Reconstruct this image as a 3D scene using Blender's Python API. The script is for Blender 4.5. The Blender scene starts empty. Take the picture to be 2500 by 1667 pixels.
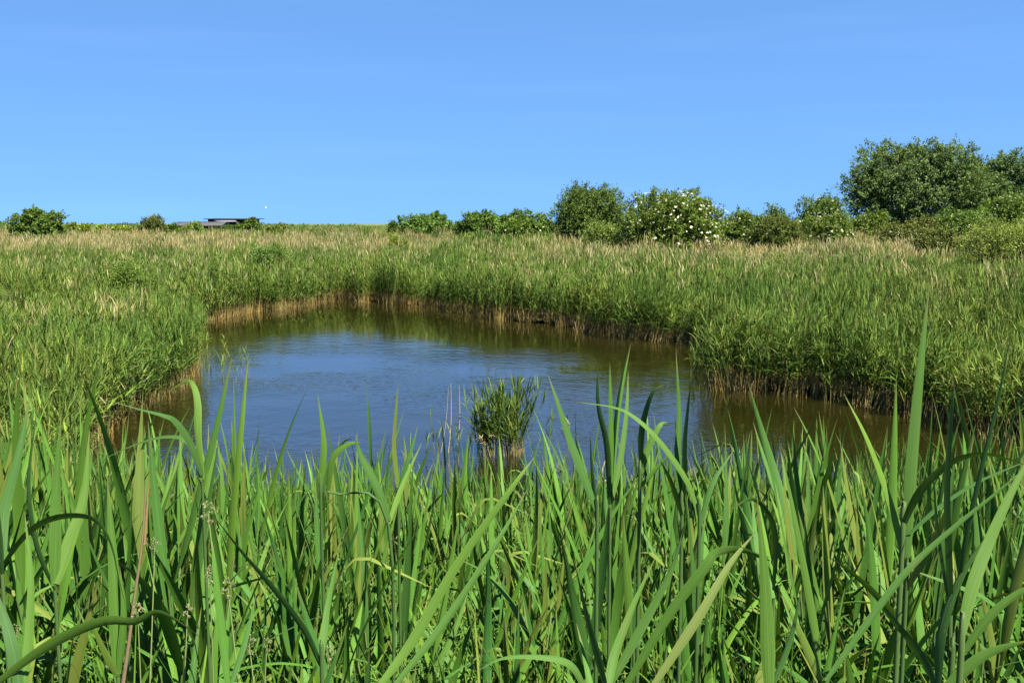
import bpy, math
import numpy as np
from mathutils import Vector, Matrix

rng = np.random.default_rng(11)
scene = bpy.context.scene
C = scene.collection
R = math.radians

# ------------------------------------------------------------------ camera
EYE = 3.6                      # metres above the pond, standing on the bank
F = 2680.0                     # focal length in photograph pixels (2500 wide)
PITCH = math.atan((833.5 - 545.0) / F)
cam = bpy.data.objects.new('camera', bpy.data.cameras.new('camera'))
C.objects.link(cam)
cam.location = (0, 0, EYE)
cam.rotation_euler = (math.pi / 2 - PITCH, 0, 0)
cam.data.sensor_fit = 'HORIZONTAL'
cam.data.sensor_width = 36.0
cam.data.lens = 36.0 * F / 2500.0
cam.data.clip_start = 0.05
cam.data.clip_end = 20000
scene.camera = cam

# ------------------------------------------------------------------ sky + sun + exposure
SUN_EL, SUN_AZ = R(56), R(140)          # azimuth clockwise from +Y
sun_dir = Vector((math.sin(SUN_AZ) * math.cos(SUN_EL), math.cos(SUN_AZ) * math.cos(SUN_EL), math.sin(SUN_EL)))
world = bpy.data.worlds.new('World'); scene.world = world; world.use_nodes = True
wn, wl = world.node_tree.nodes, world.node_tree.links
wn.clear()
sky = wn.new('ShaderNodeTexSky'); sky.sky_type = 'NISHITA'; sky.sun_disc = False
sky.sun_elevation = SUN_EL; sky.sun_rotation = SUN_AZ
sky.altitude = 0; sky.air_density = 1.0; sky.dust_density = 0.0; sky.ozone_density = 2.0
tint = wn.new('ShaderNodeMix'); tint.data_type = 'RGBA'; tint.blend_type = 'MULTIPLY'
tint.inputs[0].default_value = 1.0
tint.inputs[7].default_value = (0.64, 0.90, 1.09, 1)
bg = wn.new('ShaderNodeBackground'); bg.inputs['Strength'].default_value = 0.066
wo = wn.new('ShaderNodeOutputWorld')
# a very clear, dry sky: the whole dome is read a little above its own elevation, which keeps the horizon blue all round
wtc = wn.new('ShaderNodeTexCoord'); wmp = wn.new('ShaderNodeVectorMath'); wmp.operation = 'MULTIPLY_ADD'
wmp.inputs[1].default_value = (1, 1, 0.85); wmp.inputs[2].default_value = (0, 0, 0.30)
wl.new(wtc.outputs['Generated'], wmp.inputs[0]); wl.new(wmp.outputs[0], sky.inputs['Vector'])
wl.new(sky.outputs[0], tint.inputs[6])
cmp_ = wn.new('ShaderNodeMapping'); cmp_.inputs['Scale'].default_value = (2.2, 2.2, 34.0); wl.new(wtc.outputs['Generated'], cmp_.inputs[0])
cnz = wn.new('ShaderNodeTexNoise'); cnz.inputs['Scale'].default_value = 1.3; cnz.inputs['Detail'].default_value = 5; wl.new(cmp_.outputs[0], cnz.inputs['Vector'])
crg = wn.new('ShaderNodeMapRange'); crg.inputs[1].default_value = 0.5; crg.inputs[2].default_value = 0.8; crg.inputs[4].default_value = 0.04; wl.new(cnz.outputs[0], crg.inputs[0])
wisp = wn.new('ShaderNodeMix'); wisp.data_type = 'RGBA'; wisp.inputs[7].default_value = (3.6, 5.4, 8.4, 1)
wl.new(crg.outputs[0], wisp.inputs[0]); wl.new(tint.outputs[2], wisp.inputs[6]); wl.new(wisp.outputs[2], bg.inputs['Color']); wl.new(bg.outputs[0], wo.inputs[0])
sl = bpy.data.lights.new('sun', 'SUN'); sl.energy = 5.0; sl.angle = R(0.5); sl.color = (1.0, 0.95, 0.87)
so = bpy.data.objects.new('sun', sl); C.objects.link(so)
so.rotation_euler = sun_dir.to_track_quat('Z', 'Y').to_euler(); so.location = (30, -20, 60)
scene.view_settings.view_transform = 'Standard'; scene.view_settings.look = 'None'
scene.view_settings.exposure = 1.9; scene.view_settings.gamma = 1.0
scene.render.engine = 'CYCLES'
scene.cycles.max_bounces = 6; scene.cycles.diffuse_bounces = 3; scene.cycles.transmission_bounces = 4
scene.cycles.glossy_bounces = 3

# ------------------------------------------------------------------ helpers
cp, sp = math.cos(PITCH), math.sin(PITCH)
def ray(px, py):
    u, v = (px - 1250.0) / F, -(py - 833.5) / F
    return np.array([u, cp + v * sp, -sp + v * cp])
def at_depth(px, py, D):
    d = ray(px, py); k = D / d[1]
    return np.array([0, 0, EYE]) + d * k
def on_plane(px, py, z=0.0):
    d = ray(px, py); k = (z - EYE) / d[2]
    return np.array([0, 0, EYE]) + d * k
def sstep(a, b, x):
    t = np.clip((np.asarray(x, float) - a) / (b - a), 0, 1)
    return t * t * (3 - 2 * t)
def vnoise(x, y, seed=0):
    """smooth value noise 0..1"""
    x = np.asarray(x, float); y = np.asarray(y, float)
    xi, yi = np.floor(x).astype(np.int64), np.floor(y).astype(np.int64)
    fx, fy = x - xi, y - yi
    fx, fy = fx * fx * (3 - 2 * fx), fy * fy * (3 - 2 * fy)
    def h(a, b):
        n = (a * 374761393 + b * 668265263 + seed * 974711) & 0x7fffffff
        n = ((n ^ (n >> 13)) * 1274126177) & 0x7fffffff
        return ((n ^ (n >> 16)) & 0xffff) / 65535.0
    return (h(xi, yi) * (1 - fx) + h(xi + 1, yi) * fx) * (1 - fy) + (h(xi, yi + 1) * (1 - fx) + h(xi + 1, yi + 1) * fx) * fy

def make_mesh(name, V, Q, col=None, uv=None, mat=None, smooth=True):
    """all-quad mesh from arrays, with point colours 'Col' and leaf coordinates 'Leaf'"""
    V = np.asarray(V, np.float32).reshape(-1, 3); Q = np.asarray(Q, np.int32).reshape(-1, 4)
    me = bpy.data.meshes.new(name)
    me.vertices.add(len(V)); me.vertices.foreach_set('co', V.ravel())
    me.loops.add(Q.size); me.loops.foreach_set('vertex_index', Q.ravel())
    me.polygons.add(len(Q)); me.polygons.foreach_set('loop_start', np.arange(0, Q.size, 4, dtype=np.int32))
    me.update(calc_edges=True)
    if smooth: me.polygons.foreach_set('use_smooth', np.ones(len(Q), bool))
    if col is not None:
        c = np.ones((len(V), 4), np.float32); c[:, :3] = col
        a = me.attributes.new('Col', 'FLOAT_COLOR', 'POINT'); a.data.foreach_set('color', c.ravel())
    if uv is not None:
        a = me.attributes.new('Leaf', 'FLOAT_VECTOR', 'POINT'); a.data.foreach_set('vector', np.asarray(uv, np.float32).ravel())
    if mat: me.materials.append(mat)
    return me
class Acc:
    """collects quads from several pieces into one mesh"""
    def __init__(s): s.V = []; s.Q = []; s.K = []; s.U = []; s.n = 0
    def add(s, V, Q, K, U=None):
        V = np.asarray(V, float); s.V.append(V); s.Q.append(np.asarray(Q, int) + s.n)
        K = np.asarray(K, float); s.K.append(np.broadcast_to(K, V.shape).copy())
        s.U.append(np.zeros(V.shape) if U is None else U); s.n += len(V)
    def mesh(s, name, mat, smooth=True):
        return make_mesh(name, np.concatenate(s.V), np.concatenate(s.Q), np.concatenate(s.K), np.concatenate(s.U), mat, smooth)
def link(name, me, parent=None, loc=None):
    o = bpy.data.objects.new(name, me); C.objects.link(o)
    if parent: o.parent = parent
    if loc is not None: o.location = loc
    return o
def tag(o, label, cat=None, group=None, kind=None):
    o['label'] = label
    if cat: o['category'] = cat
    if group: o['group'] = group
    if kind: o['kind'] = kind
    return o
def empty(name, loc):
    o = bpy.data.objects.new(name, None); C.objects.link(o); o.location = loc; o.empty_display_size = 0.1
    return o

def norm(v): return v / (np.linalg.norm(v, axis=-1, keepdims=True) + 1e-12)
def strip_quads(n, m):
    i, j = np.meshgrid(np.arange(n - 1), np.arange(m - 1), indexing='ij')
    a = (i * m + j).ravel()
    return np.stack([a, a + 1, a + m + 1, a + m], 1)
def tube(P, rad, sides=5, caps=False):
    P = np.asarray(P, float); n = len(P); rad = np.broadcast_to(rad, (n,))
    T = norm(np.gradient(P, axis=0))
    up = np.array([0.31, 0.17, 0.93]) if abs(T[0] @ np.array([0.31, 0.17, 0.93])) < 0.9 else np.array([1.0, 0, 0])
    A = norm(np.cross(T, up)); B = np.cross(T, A)
    an = np.linspace(0, 2 * math.pi, sides, endpoint=False)
    V = P[:, None] + rad[:, None, None] * (np.cos(an)[None, :, None] * A[:, None] + np.sin(an)[None, :, None] * B[:, None])
    i, j = np.meshgrid(np.arange(n - 1), np.arange(sides), indexing='ij')
    a = (i * sides + j).ravel(); b = (i * sides + (j + 1) % sides).ravel()
    return V.reshape(-1, 3), np.stack([a, b, b + sides, a + sides], 1)
def leaf_profile(t, peak=0.24, base=0.5):
    up = base + (1 - base) * np.clip(t / peak, 0, 1) ** 0.7
    dn = 1 - np.clip((t - peak) / (1 - peak), 0, 1) ** 1.75
    return np.maximum(np.where(t < peak, up, dn), 0.025)
def ribbon(P, S, w, cols=3, fold=0.18):
    """leaf blade along P with side vectors S, half widths from w"""
    n = len(P); T = norm(np.gradient(P, axis=0)); N = np.cross(S, T)
    if cols == 2:
        V = np.stack([P - S * w[:, None] / 2, P + S * w[:, None] / 2], 1)
        s = np.array([0.0, 1.0])
    else:
        V = np.stack([P - S * w[:, None] / 2, P - N * (fold * w)[:, None], P + S * w[:, None] / 2], 1)
        s = np.array([0.0, 0.5, 1.0])
    U = np.zeros((n, cols, 3)); U[:, :, 0] = s[None]; U[:, :, 1] = np.linspace(0, 1, n)[:, None]
    return V.reshape(-1, 3), strip_quads(n, cols), U.reshape(-1, 3)
def leaf(base, az, incl, length, width, droop, twist, nseg, cols=3, fold=0.18, kink=None, wave=0.0):
    t = np.linspace(0, 1, nseg + 1)
    th = incl + droop * t ** 1.7
    if kink is not None: th = th + kink[1] * sstep(kink[0] - 0.07, kink[0] + 0.07, t)
    azt = az + wave * np.sin(t * 5.0)
    d = np.stack([np.sin(th) * np.cos(azt), np.sin(th) * np.sin(azt), np.cos(th)], 1)
    P = np.concatenate([[np.zeros(3)], np.cumsum((d[1:] + d[:-1]) / 2 * (length / nseg), 0)]) + base
    S0 = np.stack([-np.sin(azt), np.cos(azt), np.zeros_like(t)], 1)
    N0 = np.cross(S0, d)
    tw = twist * t
    S = S0 * np.cos(tw)[:, None] + N0 * np.sin(tw)[:, None]
    V, Q, U = ribbon(P, S, width * leaf_profile(t), cols, fold)
    return V, Q, U

# ------------------------------------------------------------------ materials
def new_mat(name):
    m = bpy.data.materials.new(name); m.use_nodes = True
    n, l = m.node_tree.nodes, m.node_tree.links
    return m, n, l, n['Principled BSDF'], n['Material Output']
def mixrgb(n, l, mode, fac, a, b):
    x = n.new('ShaderNodeMix'); x.data_type = 'RGBA'; x.blend_type = mode
    for sock, v in ((0, fac), (6, a), (7, b)):
        if isinstance(v, bpy.types.NodeSocket): l.new(v, x.inputs[sock])
        else: x.inputs[sock].default_value = v if sock == 0 else (*v, 1)
    return x.outputs[2]
def math_node(n, l, op, a, b=None, c=None):
    x = n.new('ShaderNodeMath'); x.operation = op
    for i, v in enumerate((a, b, c)):
        if v is None: continue
        if isinstance(v, bpy.types.NodeSocket): l.new(v, x.inputs[i])
        else: x.inputs[i].default_value = v
    return x.outputs[0]
def ramp(n, l, fac, stops):
    x = n.new('ShaderNodeValToRGB'); e = x.color_ramp.elements
    while len(e) < len(stops): e.new(0.5)
    for k, (p, c) in zip(e, stops): k.position = p; k.color = (*c, 1)
    l.new(fac, x.inputs[0]); return x.outputs[0]
def plant_mat(name, transl=0.3, rough=0.5, spec=0.35, veins=False, vary=0.35):
    m, n, l, bs, out = new_mat(name)
    at = n.new('ShaderNodeAttribute'); at.attribute_name = 'Col'
    oi = n.new('ShaderNodeObjectInfo')
    col = at.outputs['Color']
    br = math_node(n, l, 'MULTIPLY_ADD', oi.outputs['Random'], vary, 1.0 - vary * 0.5)
    hs = n.new('ShaderNodeHueSaturation'); l.new(col, hs.inputs['Color']); l.new(br, hs.inputs['Value'])
    l.new(math_node(n, l, 'MULTIPLY_ADD', oi.outputs['Random'], -0.02, 0.512), hs.inputs['Hue'])
    col = hs.outputs[0]
    if not veins and vary > 0.4:
        ln = n.new('ShaderNodeTexNoise'); ln.inputs['Scale'].default_value = 0.22; ln.inputs['Detail'].default_value = 4; l.new(oi.outputs['Location'], ln.inputs['Vector'])
        col = mixrgb(n, l, 'MULTIPLY', 1.0, col, ramp(n, l, ln.outputs[0], [(0.32, (0.66, 0.78, 0.75)), (0.5, (1.0, 1.0, 1.0)), (0.68, (1.30, 1.16, 1.2))]))
    if veins:
        lf = n.new('ShaderNodeAttribute'); lf.attribute_name = 'Leaf'
        sx = n.new('ShaderNodeSeparateXYZ'); l.new(lf.outputs['Vector'], sx.inputs[0])
        mp = n.new('ShaderNodeMapping'); mp.inputs['Scale'].default_value = (26, 1.6, 1); l.new(lf.outputs['Vector'], mp.inputs[0])
        nz = n.new('ShaderNodeTexNoise'); nz.inputs['Scale'].default_value = 1.0; nz.inputs['Detail'].default_value = 3
        l.new(mp.outputs[0], nz.inputs['Vector'])
        streak = ramp(n, l, nz.outputs[0], [(0.28, (0.62, 0.68, 0.58)), (0.5, (0.98, 0.98, 0.98)), (0.72, (1.25, 1.17, 1.2))])
        col = mixrgb(n, l, 'MULTIPLY', 1.0, col, streak)
        # blotches and worn, yellowing tips
        tc = n.new('ShaderNodeTexCoord')
        nb = n.new('ShaderNodeTexNoise'); nb.inputs['Scale'].default_value = 16; nb.inputs['Detail'].default_value = 5; l.new(tc.outputs['Object'], nb.inputs['Vector'])
        col = mixrgb(n, l, 'MIX', math_node(n, l, 'MULTIPLY', ramp_f(n, l, nb.outputs[0], 0.60, 0.78), 0.45), col, (0.073, 0.092, 0.021))
        ns = n.new('ShaderNodeTexNoise'); ns.inputs['Scale'].default_value = 130; ns.inputs['Detail'].default_value = 2; l.new(tc.outputs['Object'], ns.inputs['Vector'])
        col = mixrgb(n, l, 'MIX', math_node(n, l, 'MULTIPLY', ramp_f(n, l, ns.outputs[0], 0.70, 0.76), 0.7), col, (0.10, 0.085, 0.035))
        tip = math_node(n, l, 'MULTIPLY', ramp_f(n, l, sx.outputs[1], 0.80, 1.0), 0.6)
        col = mixrgb(n, l, 'MIX', tip, col, (0.105, 0.09, 0.03))
        rib = math_node(n, l, 'ABSOLUTE', math_node(n, l, 'SUBTRACT', sx.outputs[0], 0.5))
        col = mixrgb(n, l, 'MIX', math_node(n, l, 'MULTIPLY', ramp_f(n, l, rib, 0.07, 0.0), 0.4), col, (0.075, 0.13, 0.034))
        bmp = n.new('ShaderNodeBump'); bmp.inputs['Strength'].default_value = 0.25; bmp.inputs['Distance'].default_value = 0.002
        l.new(nz.outputs[0], bmp.inputs['Height']); l.new(bmp.outputs[0], bs.inputs['Normal'])
        rr = math_node(n, l, 'MULTIPLY_ADD', nb.outputs[0], 0.3, rough - 0.15)
        l.new(rr, bs.inputs['Roughness'])
    else:
        bs.inputs['Roughness'].default_value = rough
    l.new(col, bs.inputs['Base Color']); bs.inputs['Specular IOR Level'].default_value = spec
    tr = n.new('ShaderNodeBsdfTranslucent')
    l.new(mixrgb(n, l, 'MULTIPLY', 1.0, col, (1.35, 1.25, 0.55)), tr.inputs['Color'])
    mx = n.new('ShaderNodeMixShader'); mx.inputs[0].default_value = transl
    l.new(bs.outputs[0], mx.inputs[1]); l.new(tr.outputs[0], mx.inputs[2]); l.new(mx.outputs[0], out.inputs[0])
    return m
def ramp_f(n, l, fac, a, b):
    x = n.new('ShaderNodeMapRange'); x.interpolation_type = 'SMOOTHSTEP'
    lo, hi = (a, b) if a < b else (b, a)
    x.inputs[1].default_value = lo; x.inputs[2].default_value = hi
    x.inputs[3].default_value, x.inputs[4].default_value = (0, 1) if a < b else (1, 0)
    l.new(fac, x.inputs[0]); return x.outputs[0]
M_NEAR = plant_mat('reed_blade_near', 0.14, 0.6, 0.14, veins=True, vary=0.3)
M_REED = plant_mat('reed_blade', 0.20, 0.6, 0.08, vary=0.5)
M_LEAF = plant_mat('shrub_leaf', 0.25, 0.6, 0.15, vary=0.0)
M_FLOWER = plant_mat('flower_head', 0.25, 0.8, 0.1, vary=0.2)
def bark_mat():
    m, n, l, bs, out = new_mat('bark')
    tc = n.new('ShaderNodeTexCoord'); nz = n.new('ShaderNodeTexNoise'); nz.inputs['Scale'].default_value = 9; nz.inputs['Detail'].default_value = 6
    l.new(tc.outputs['Object'], nz.inputs['Vector'])
    l.new(ramp(n, l, nz.outputs[0], [(0.3, (0.05, 0.04, 0.03)), (0.7, (0.17, 0.14, 0.11))]), bs.inputs['Base Color'])
    bs.inputs['Roughness'].default_value = 0.9
    b = n.new('ShaderNodeBump'); b.inputs['Strength'].default_value = 0.6; l.new(nz.outputs[0], b.inputs['Height']); l.new(b.outputs[0], bs.inputs['Normal'])
    return m
M_BARK = bark_mat()
def ground_mat():
    m, n, l, bs, out = new_mat('marsh_ground')
    geo = n.new('ShaderNodeNewGeometry')
    n1 = n.new('ShaderNodeTexNoise'); n1.inputs['Scale'].default_value = 0.045; n1.inputs['Detail'].default_value = 8; n1.inputs['Roughness'].default_value = 0.65
    n2 = n.new('ShaderNodeTexNoise'); n2.inputs['Scale'].default_value = 1.7; n2.inputs['Detail'].default_value = 6
    for x in (n1, n2): l.new(geo.outputs['Position'], x.inputs['Vector'])
    far = ramp(n, l, n1.outputs[0], [(0.32, (0.040, 0.066, 0.013)), (0.5, (0.060, 0.092, 0.018)), (0.62, (0.09, 0.098, 0.03)), (0.75, (0.055, 0.09, 0.015))])
    near = ramp(n, l, n2.outputs[0], [(0.3, (0.018, 0.014, 0.007)), (0.7, (0.045, 0.034, 0.016))])
    sx = n.new('ShaderNodeSeparateXYZ'); l.new(geo.outputs['Position'], sx.inputs[0])
    col = mixrgb(n, l, 'MIX', ramp_f(n, l, sx.outputs[1], 60, 110), near, far)
    l.new(col, bs.inputs['Base Color']); bs.inputs['Roughness'].default_value = 0.95
    b = n.new('ShaderNodeBump'); b.inputs['Strength'].default_value = 0.5; b.inputs['Distance'].default_value = 0.1; l.new(n2.outputs[0], b.inputs['Height']); l.new(b.outputs[0], bs.inputs['Normal'])
    return m
def water_mat():
    m, n, l, bs, out = new_mat('pond_water')
    geo = n.new('ShaderNodeNewGeometry')
    def noise(scale, sc3, detail, rot=0.0):
        mp = n.new('ShaderNodeMapping'); mp.inputs['Scale'].default_value = sc3; mp.inputs['Rotation'].default_value = (0, 0, rot)
        l.new(geo.outputs['Position'], mp.inputs[0])
        x = n.new('ShaderNodeTexNoise'); x.inputs['Scale'].default_value = scale; x.inputs['Detail'].default_value = detail
        l.new(mp.outputs[0], x.inputs['Vector']); return x.outputs[0]
    fine = noise(9.0, (1.0, 0.8, 1), 2, 0.3)
    mid = noise(2.8, (1.0, 0.7, 1), 2, 0.2)
    gust = noise(0.16, (1, 1, 1), 3)
    sx = n.new('ShaderNodeSeparateXYZ'); l.new(geo.outputs['Position'], sx.inputs[0])
    calm_far = ramp_f(n, l, sx.outputs[1], 41, 27)          # sheltered under the far bank
    calm_right = ramp_f(n, l, math_node(n, l, 'MULTIPLY_ADD', sx.outputs[1], 0.0, sx.outputs[0]), 6.5, 3.0)
    wind = math_node(n, l, 'MULTIPLY', calm_far, math_node(n, l, 'MULTIPLY_ADD', calm_right, 0.55, 0.45))
    wind = math_node(n, l, 'MULTIPLY', wind, math_node(n, l, 'MULTIPLY_ADD', ramp_f(n, l, gust, 0.36, 0.62), 0.85, 0.15))
    wind = math_node(n, l, 'ADD', wind, 0.03)
    h = math_node(n, l, 'ADD', math_node(n, l, 'MULTIPLY', fine, 0.55), math_node(n, l, 'MULTIPLY', mid, 1.0))
    h = math_node(n, l, 'MULTIPLY', h, wind)
    b = n.new('ShaderNodeBump'); b.inputs['Strength'].default_value = 1.0; b.inputs['Distance'].default_value = 0.022
    l.new(h, b.inputs['Height']); l.new(b.outputs[0], bs.inputs['Normal'])
    silt = ramp(n, l, noise(0.35, (1, 1, 1), 4), [(0.3, (0.0075, 0.0075, 0.0012)), (0.7, (0.012, 0.0095, 0.0016))])
    l.new(silt, bs.inputs['Base Color'])
    bs.inputs['Roughness'].default_value = 0.03; bs.inputs['IOR'].default_value = 1.45; bs.inputs['Specular IOR Level'].default_value = 0.5
    return m

# ------------------------------------------------------------------ pond outline and terrain
shore_px = [(280, 1000), (420, 965), (458, 925), (472, 888), (462, 852), (425, 815), (398, 796), (480, 783), (600, 766), (700, 755), (765, 740), (835, 728),
            (870, 736), (930, 738), (1000, 745), (1080, 755), (1160, 770), (1250, 785), (1330, 793), (1400, 802), (1480, 818), (1560, 830),
            (1640, 838), (1720, 846), (1775, 858), (1770, 905), (1755, 945), (1800, 955), (1900, 962), (2000, 972), (2080, 985), (2200, 1010), (2350, 1050), (2500, 1078)]
poly = [on_plane(*p)[:2] for p in shore_px]
poly += [np.array(p) for p in ((10.2, 14.5), (9.6, 11.0), (5, 9.9), (0, 9.6), (-4, 9.9), (-5.4, 11.5))]
poly += [on_plane(*p)[:2] for p in ((150, 1200), (200, 1100), (245, 1050))]
poly = np.array(poly)
def pond_sd(x, y):
    """signed distance to the shore, negative in the water"""
    x = np.asarray(x, float); y = np.asarray(y, float)
    p = np.stack([x.ravel(), y.ravel()], 1); best = np.full(len(p), 1e9); inside = np.zeros(len(p), bool)
    for a, b in zip(poly, np.roll(poly, -1, 0)):
        ab = b - a; t = np.clip(((p - a) @ ab) / (ab @ ab), 0, 1)
        best = np.minimum(best, np.linalg.norm(p - (a + t[:, None] * ab), axis=1))
        c = ((a[1] > p[:, 1]) != (b[1] > p[:, 1])) & (p[:, 0] < (b[0] - a[0]) * (p[:, 1] - a[1]) / (b[1] - a[1] + 1e-12) + a[0])
        inside ^= c
    return np.where(inside, -best, best).reshape(x.shape)
def ground(x, y):
    x = np.asarray(x, float); y = np.asarray(y, float)
    sd = pond_sd(x, y)
    z = -0.07 + 0.22 * sstep(0.6, 3.0, sd)
    z = z + 1.12 * sstep(36, 62, y) * sstep(-9, 9, x) * sstep(0, 6, sd)
    z = z + 0.9 * sstep(62, 92, y) * sstep(6, 26, x) * (1 - sstep(160, 300, y))
    z = z + 0.45 * sstep(55, 110, y) * (1 - sstep(-9, 9, x))
    z = z - 0.9 * sstep(120, 260, y) * sstep(-9, 9, x)
    z = z + 0.12 * (vnoise(x / 6, y / 6, 3) - 0.5) * sstep(1, 6, sd)
    bank = np.clip(1.9 - 0.215 * (y - 1.0), 0.0, 2.0)
    z = np.maximum(z, np.where(y < 9.9, bank, 0))
    return np.where(sd < 0, -0.07 - 0.7 * sstep(0, 1.6, -sd), z)
def axis(lo, hi, step, far, grow=1.22):
    a = list(np.arange(lo, hi + 1e-6, step)); s = step
    b = hi
    while b < far: s *= grow; b += s; a.append(b)
    s = step; b = lo
    while b > -far: s *= grow; b -= s; a.insert(0, b)
    return np.array(a)
gx, gy = axis(-26, 26, 0.5, 7000), axis(-4, 66, 0.5, 7000)
X, Y = np.meshgrid(gx, gy, indexing='ij')
Z = ground(X, Y)
gmesh = make_mesh('ground', np.stack([X, Y, Z], 2), strip_quads(len(gx), len(gy))[:, ::-1], mat=ground_mat())
tag(link('ground', gmesh), 'flat marsh ground rising gently behind the pond to the right', kind='structure')
wx, wy = (poly[:, 0].min() - 1, poly[:, 0].max() + 1), (poly[:, 1].min() - 0.6, poly[:, 1].max() + 1)
wm = make_mesh('water', [(wx[0], wy[0], 0), (wx[1], wy[0], 0), (wx[1], wy[1], 0), (wx[0], wy[1], 0)], [(0, 1, 2, 3)], mat=water_mat(), smooth=False)
tag(link('water', wm), 'rippled blue pond water with brown shallows along the reeds', kind='structure')

# ------------------------------------------------------------------ reed colours and prototypes
GREENS = np.array([(0.051, 0.116, 0.012), (0.045, 0.110, 0.014), (0.060, 0.122, 0.011), (0.036, 0.096, 0.015), (0.055, 0.129, 0.014)])
FIELD = np.array([(0.072, 0.117, 0.015), (0.056, 0.108, 0.014), (0.090, 0.124, 0.018), (0.036, 0.076, 0.012), (0.074, 0.122, 0.018), (0.106, 0.128, 0.026)])
DRY = np.array([(0.235, 0.205, 0.088), (0.20, 0.165, 0.065), (0.26, 0.235, 0.115), (0.18, 0.145, 0.055)])
SHEATH = np.array([(0.31, 0.215, 0.065), (0.26, 0.17, 0.045), (0.30, 0.245, 0.10)])
def gcol(): return FIELD[rng.integers(len(FIELD))] * rng.uniform(0.75, 1.25)
def dcol(): return DRY[rng.integers(len(DRY))] * rng.uniform(0.8, 1.15)
def stem_path(h, lean, az, n):
    t = np.linspace(0, 1, n)
    off = lean * t ** 1.8
    return np.stack([off * np.cos(az), off * np.sin(az), h * t], 1)
def plume(acc, top, az, size, n, w, col):
    """old nodding flower head: many thin drooping branchlets"""
    for k in range(n):
        a = az + rng.normal(0, 0.5); u = k / max(n - 1, 1)
        b = top + np.array([math.cos(az), math.sin(az), 0]) * size * 0.25 * u ** 2 + np.array([0, 0, size * 0.5 * (1 - u)]) * 0.4
        V, Q, U = leaf(b, a, rng.uniform(0.3, 0.9), size * rng.uniform(0.45, 0.9), w, rng.uniform(0.9, 1.9), rng.normal(0, 0.6), 3, 2)
        acc.add(V, Q, col * rng.uniform(0.75, 1.2), U)

def tuft(nst, foot, hgt, nleaf, nseg, lw, dryfrac, sides, wet=0.0, wind=0.5, stemr=0.0035, droop=1.0, plumes=0.35, leaflen=0.36):
    a = Acc()
    for s in range(nst):
        r, ph = foot * math.sqrt(rng.random()), rng.uniform(0, 2 * math.pi)
        o = np.array([r * math.cos(ph), r * math.sin(ph), 0])
        dry = rng.random() < dryfrac; tone = rng.uniform(0.6, 1.35)
        h = hgt * rng.uniform(0.72, 1.05) * (1.08 if dry else 1.0)
        az = wind + rng.normal(0, 0.9)
        n = 5
        P = stem_path(h, h * rng.uniform(0.02, 0.16), az, n) + o
        V, Q = tube(P, np.linspace(stemr, stemr * 0.55, n), sides)
        t = (V[:, 2] / h)[:, None]
        if dry: K = np.broadcast_to(dcol(), V.shape)
        else:
            lo = SHEATH[rng.integers(3)] * rng.uniform(0.8, 1.15); g = gcol() * np.array([1.3, 1.15, 1.0])
            cut = rng.uniform(0.18, 0.36) if wet else rng.uniform(0.05, 0.2)
            K = np.where(t < cut, lo, g)
        a.add(V, Q, K)
        nl = max(2, int(nleaf * (0.25 if dry else 1)))
        for k in range(nl):
            f = rng.uniform(0.28 + 0.05 * wet, 0.98) if k < nl - 2 else 0.97
            i = min(int(f * (n - 1)), n - 2); b = P[i] + (P[i + 1] - P[i]) * (f * (n - 1) - i)
            top = k >= nl - 2
            la = az + (k % 2) * math.pi * 0.75 + rng.normal(0, 0.7)
            inc = rng.uniform(0.08, 0.38) if top else rng.uniform(0.28, 1.05)
            dr = rng.uniform(0.0, 0.6) if top else rng.uniform(0.0, 1.3) * droop
            V, Q, U = leaf(b, la, inc, leaflen * rng.uniform(0.65, 1.25), lw * rng.uniform(0.7, 1.15), dr, rng.normal(0, 0.5), nseg, 2)
            a.add(V, Q, (dcol() if dry or rng.random() < 0.012 else gcol() * tone), U)
        if dry and rng.random() < plumes: plume(a, P[-1], az, rng.uniform(0.10, 0.2), 9 if sides > 3 else 6, lw * 0.22, dcol() * np.array([1.0, 0.97, 0.9]))
    if wet:                                   # dead golden stubs of last year at the water's edge
        for s in range(nst):
            r, ph = foot * 1.1 * math.sqrt(rng.random()), rng.uniform(0, 2 * math.pi); h = rng.uniform(0.12, 0.40)
            P = stem_path(h, h * rng.uniform(0.0, 0.35), rng.uniform(0, 6.28), 3) + np.array([r * math.cos(ph), r * math.sin(ph), 0])
            V, Q = tube(P, np.linspace(stemr * 1.2, stemr * 0.8, 3), 3); a.add(V, Q, SHEATH[rng.integers(3)] * rng.uniform(0.8, 1.3))
    return a
def proto_collection(name, accs, mat):
    col = bpy.data.collections.new(name)
    for i, a in enumerate(accs):
        o = bpy.data.objects.new('%s_%02d' % (name, i), a.mesh('%s_%02d' % (name, i), mat))
        col.objects.link(o)
    return col
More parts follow.
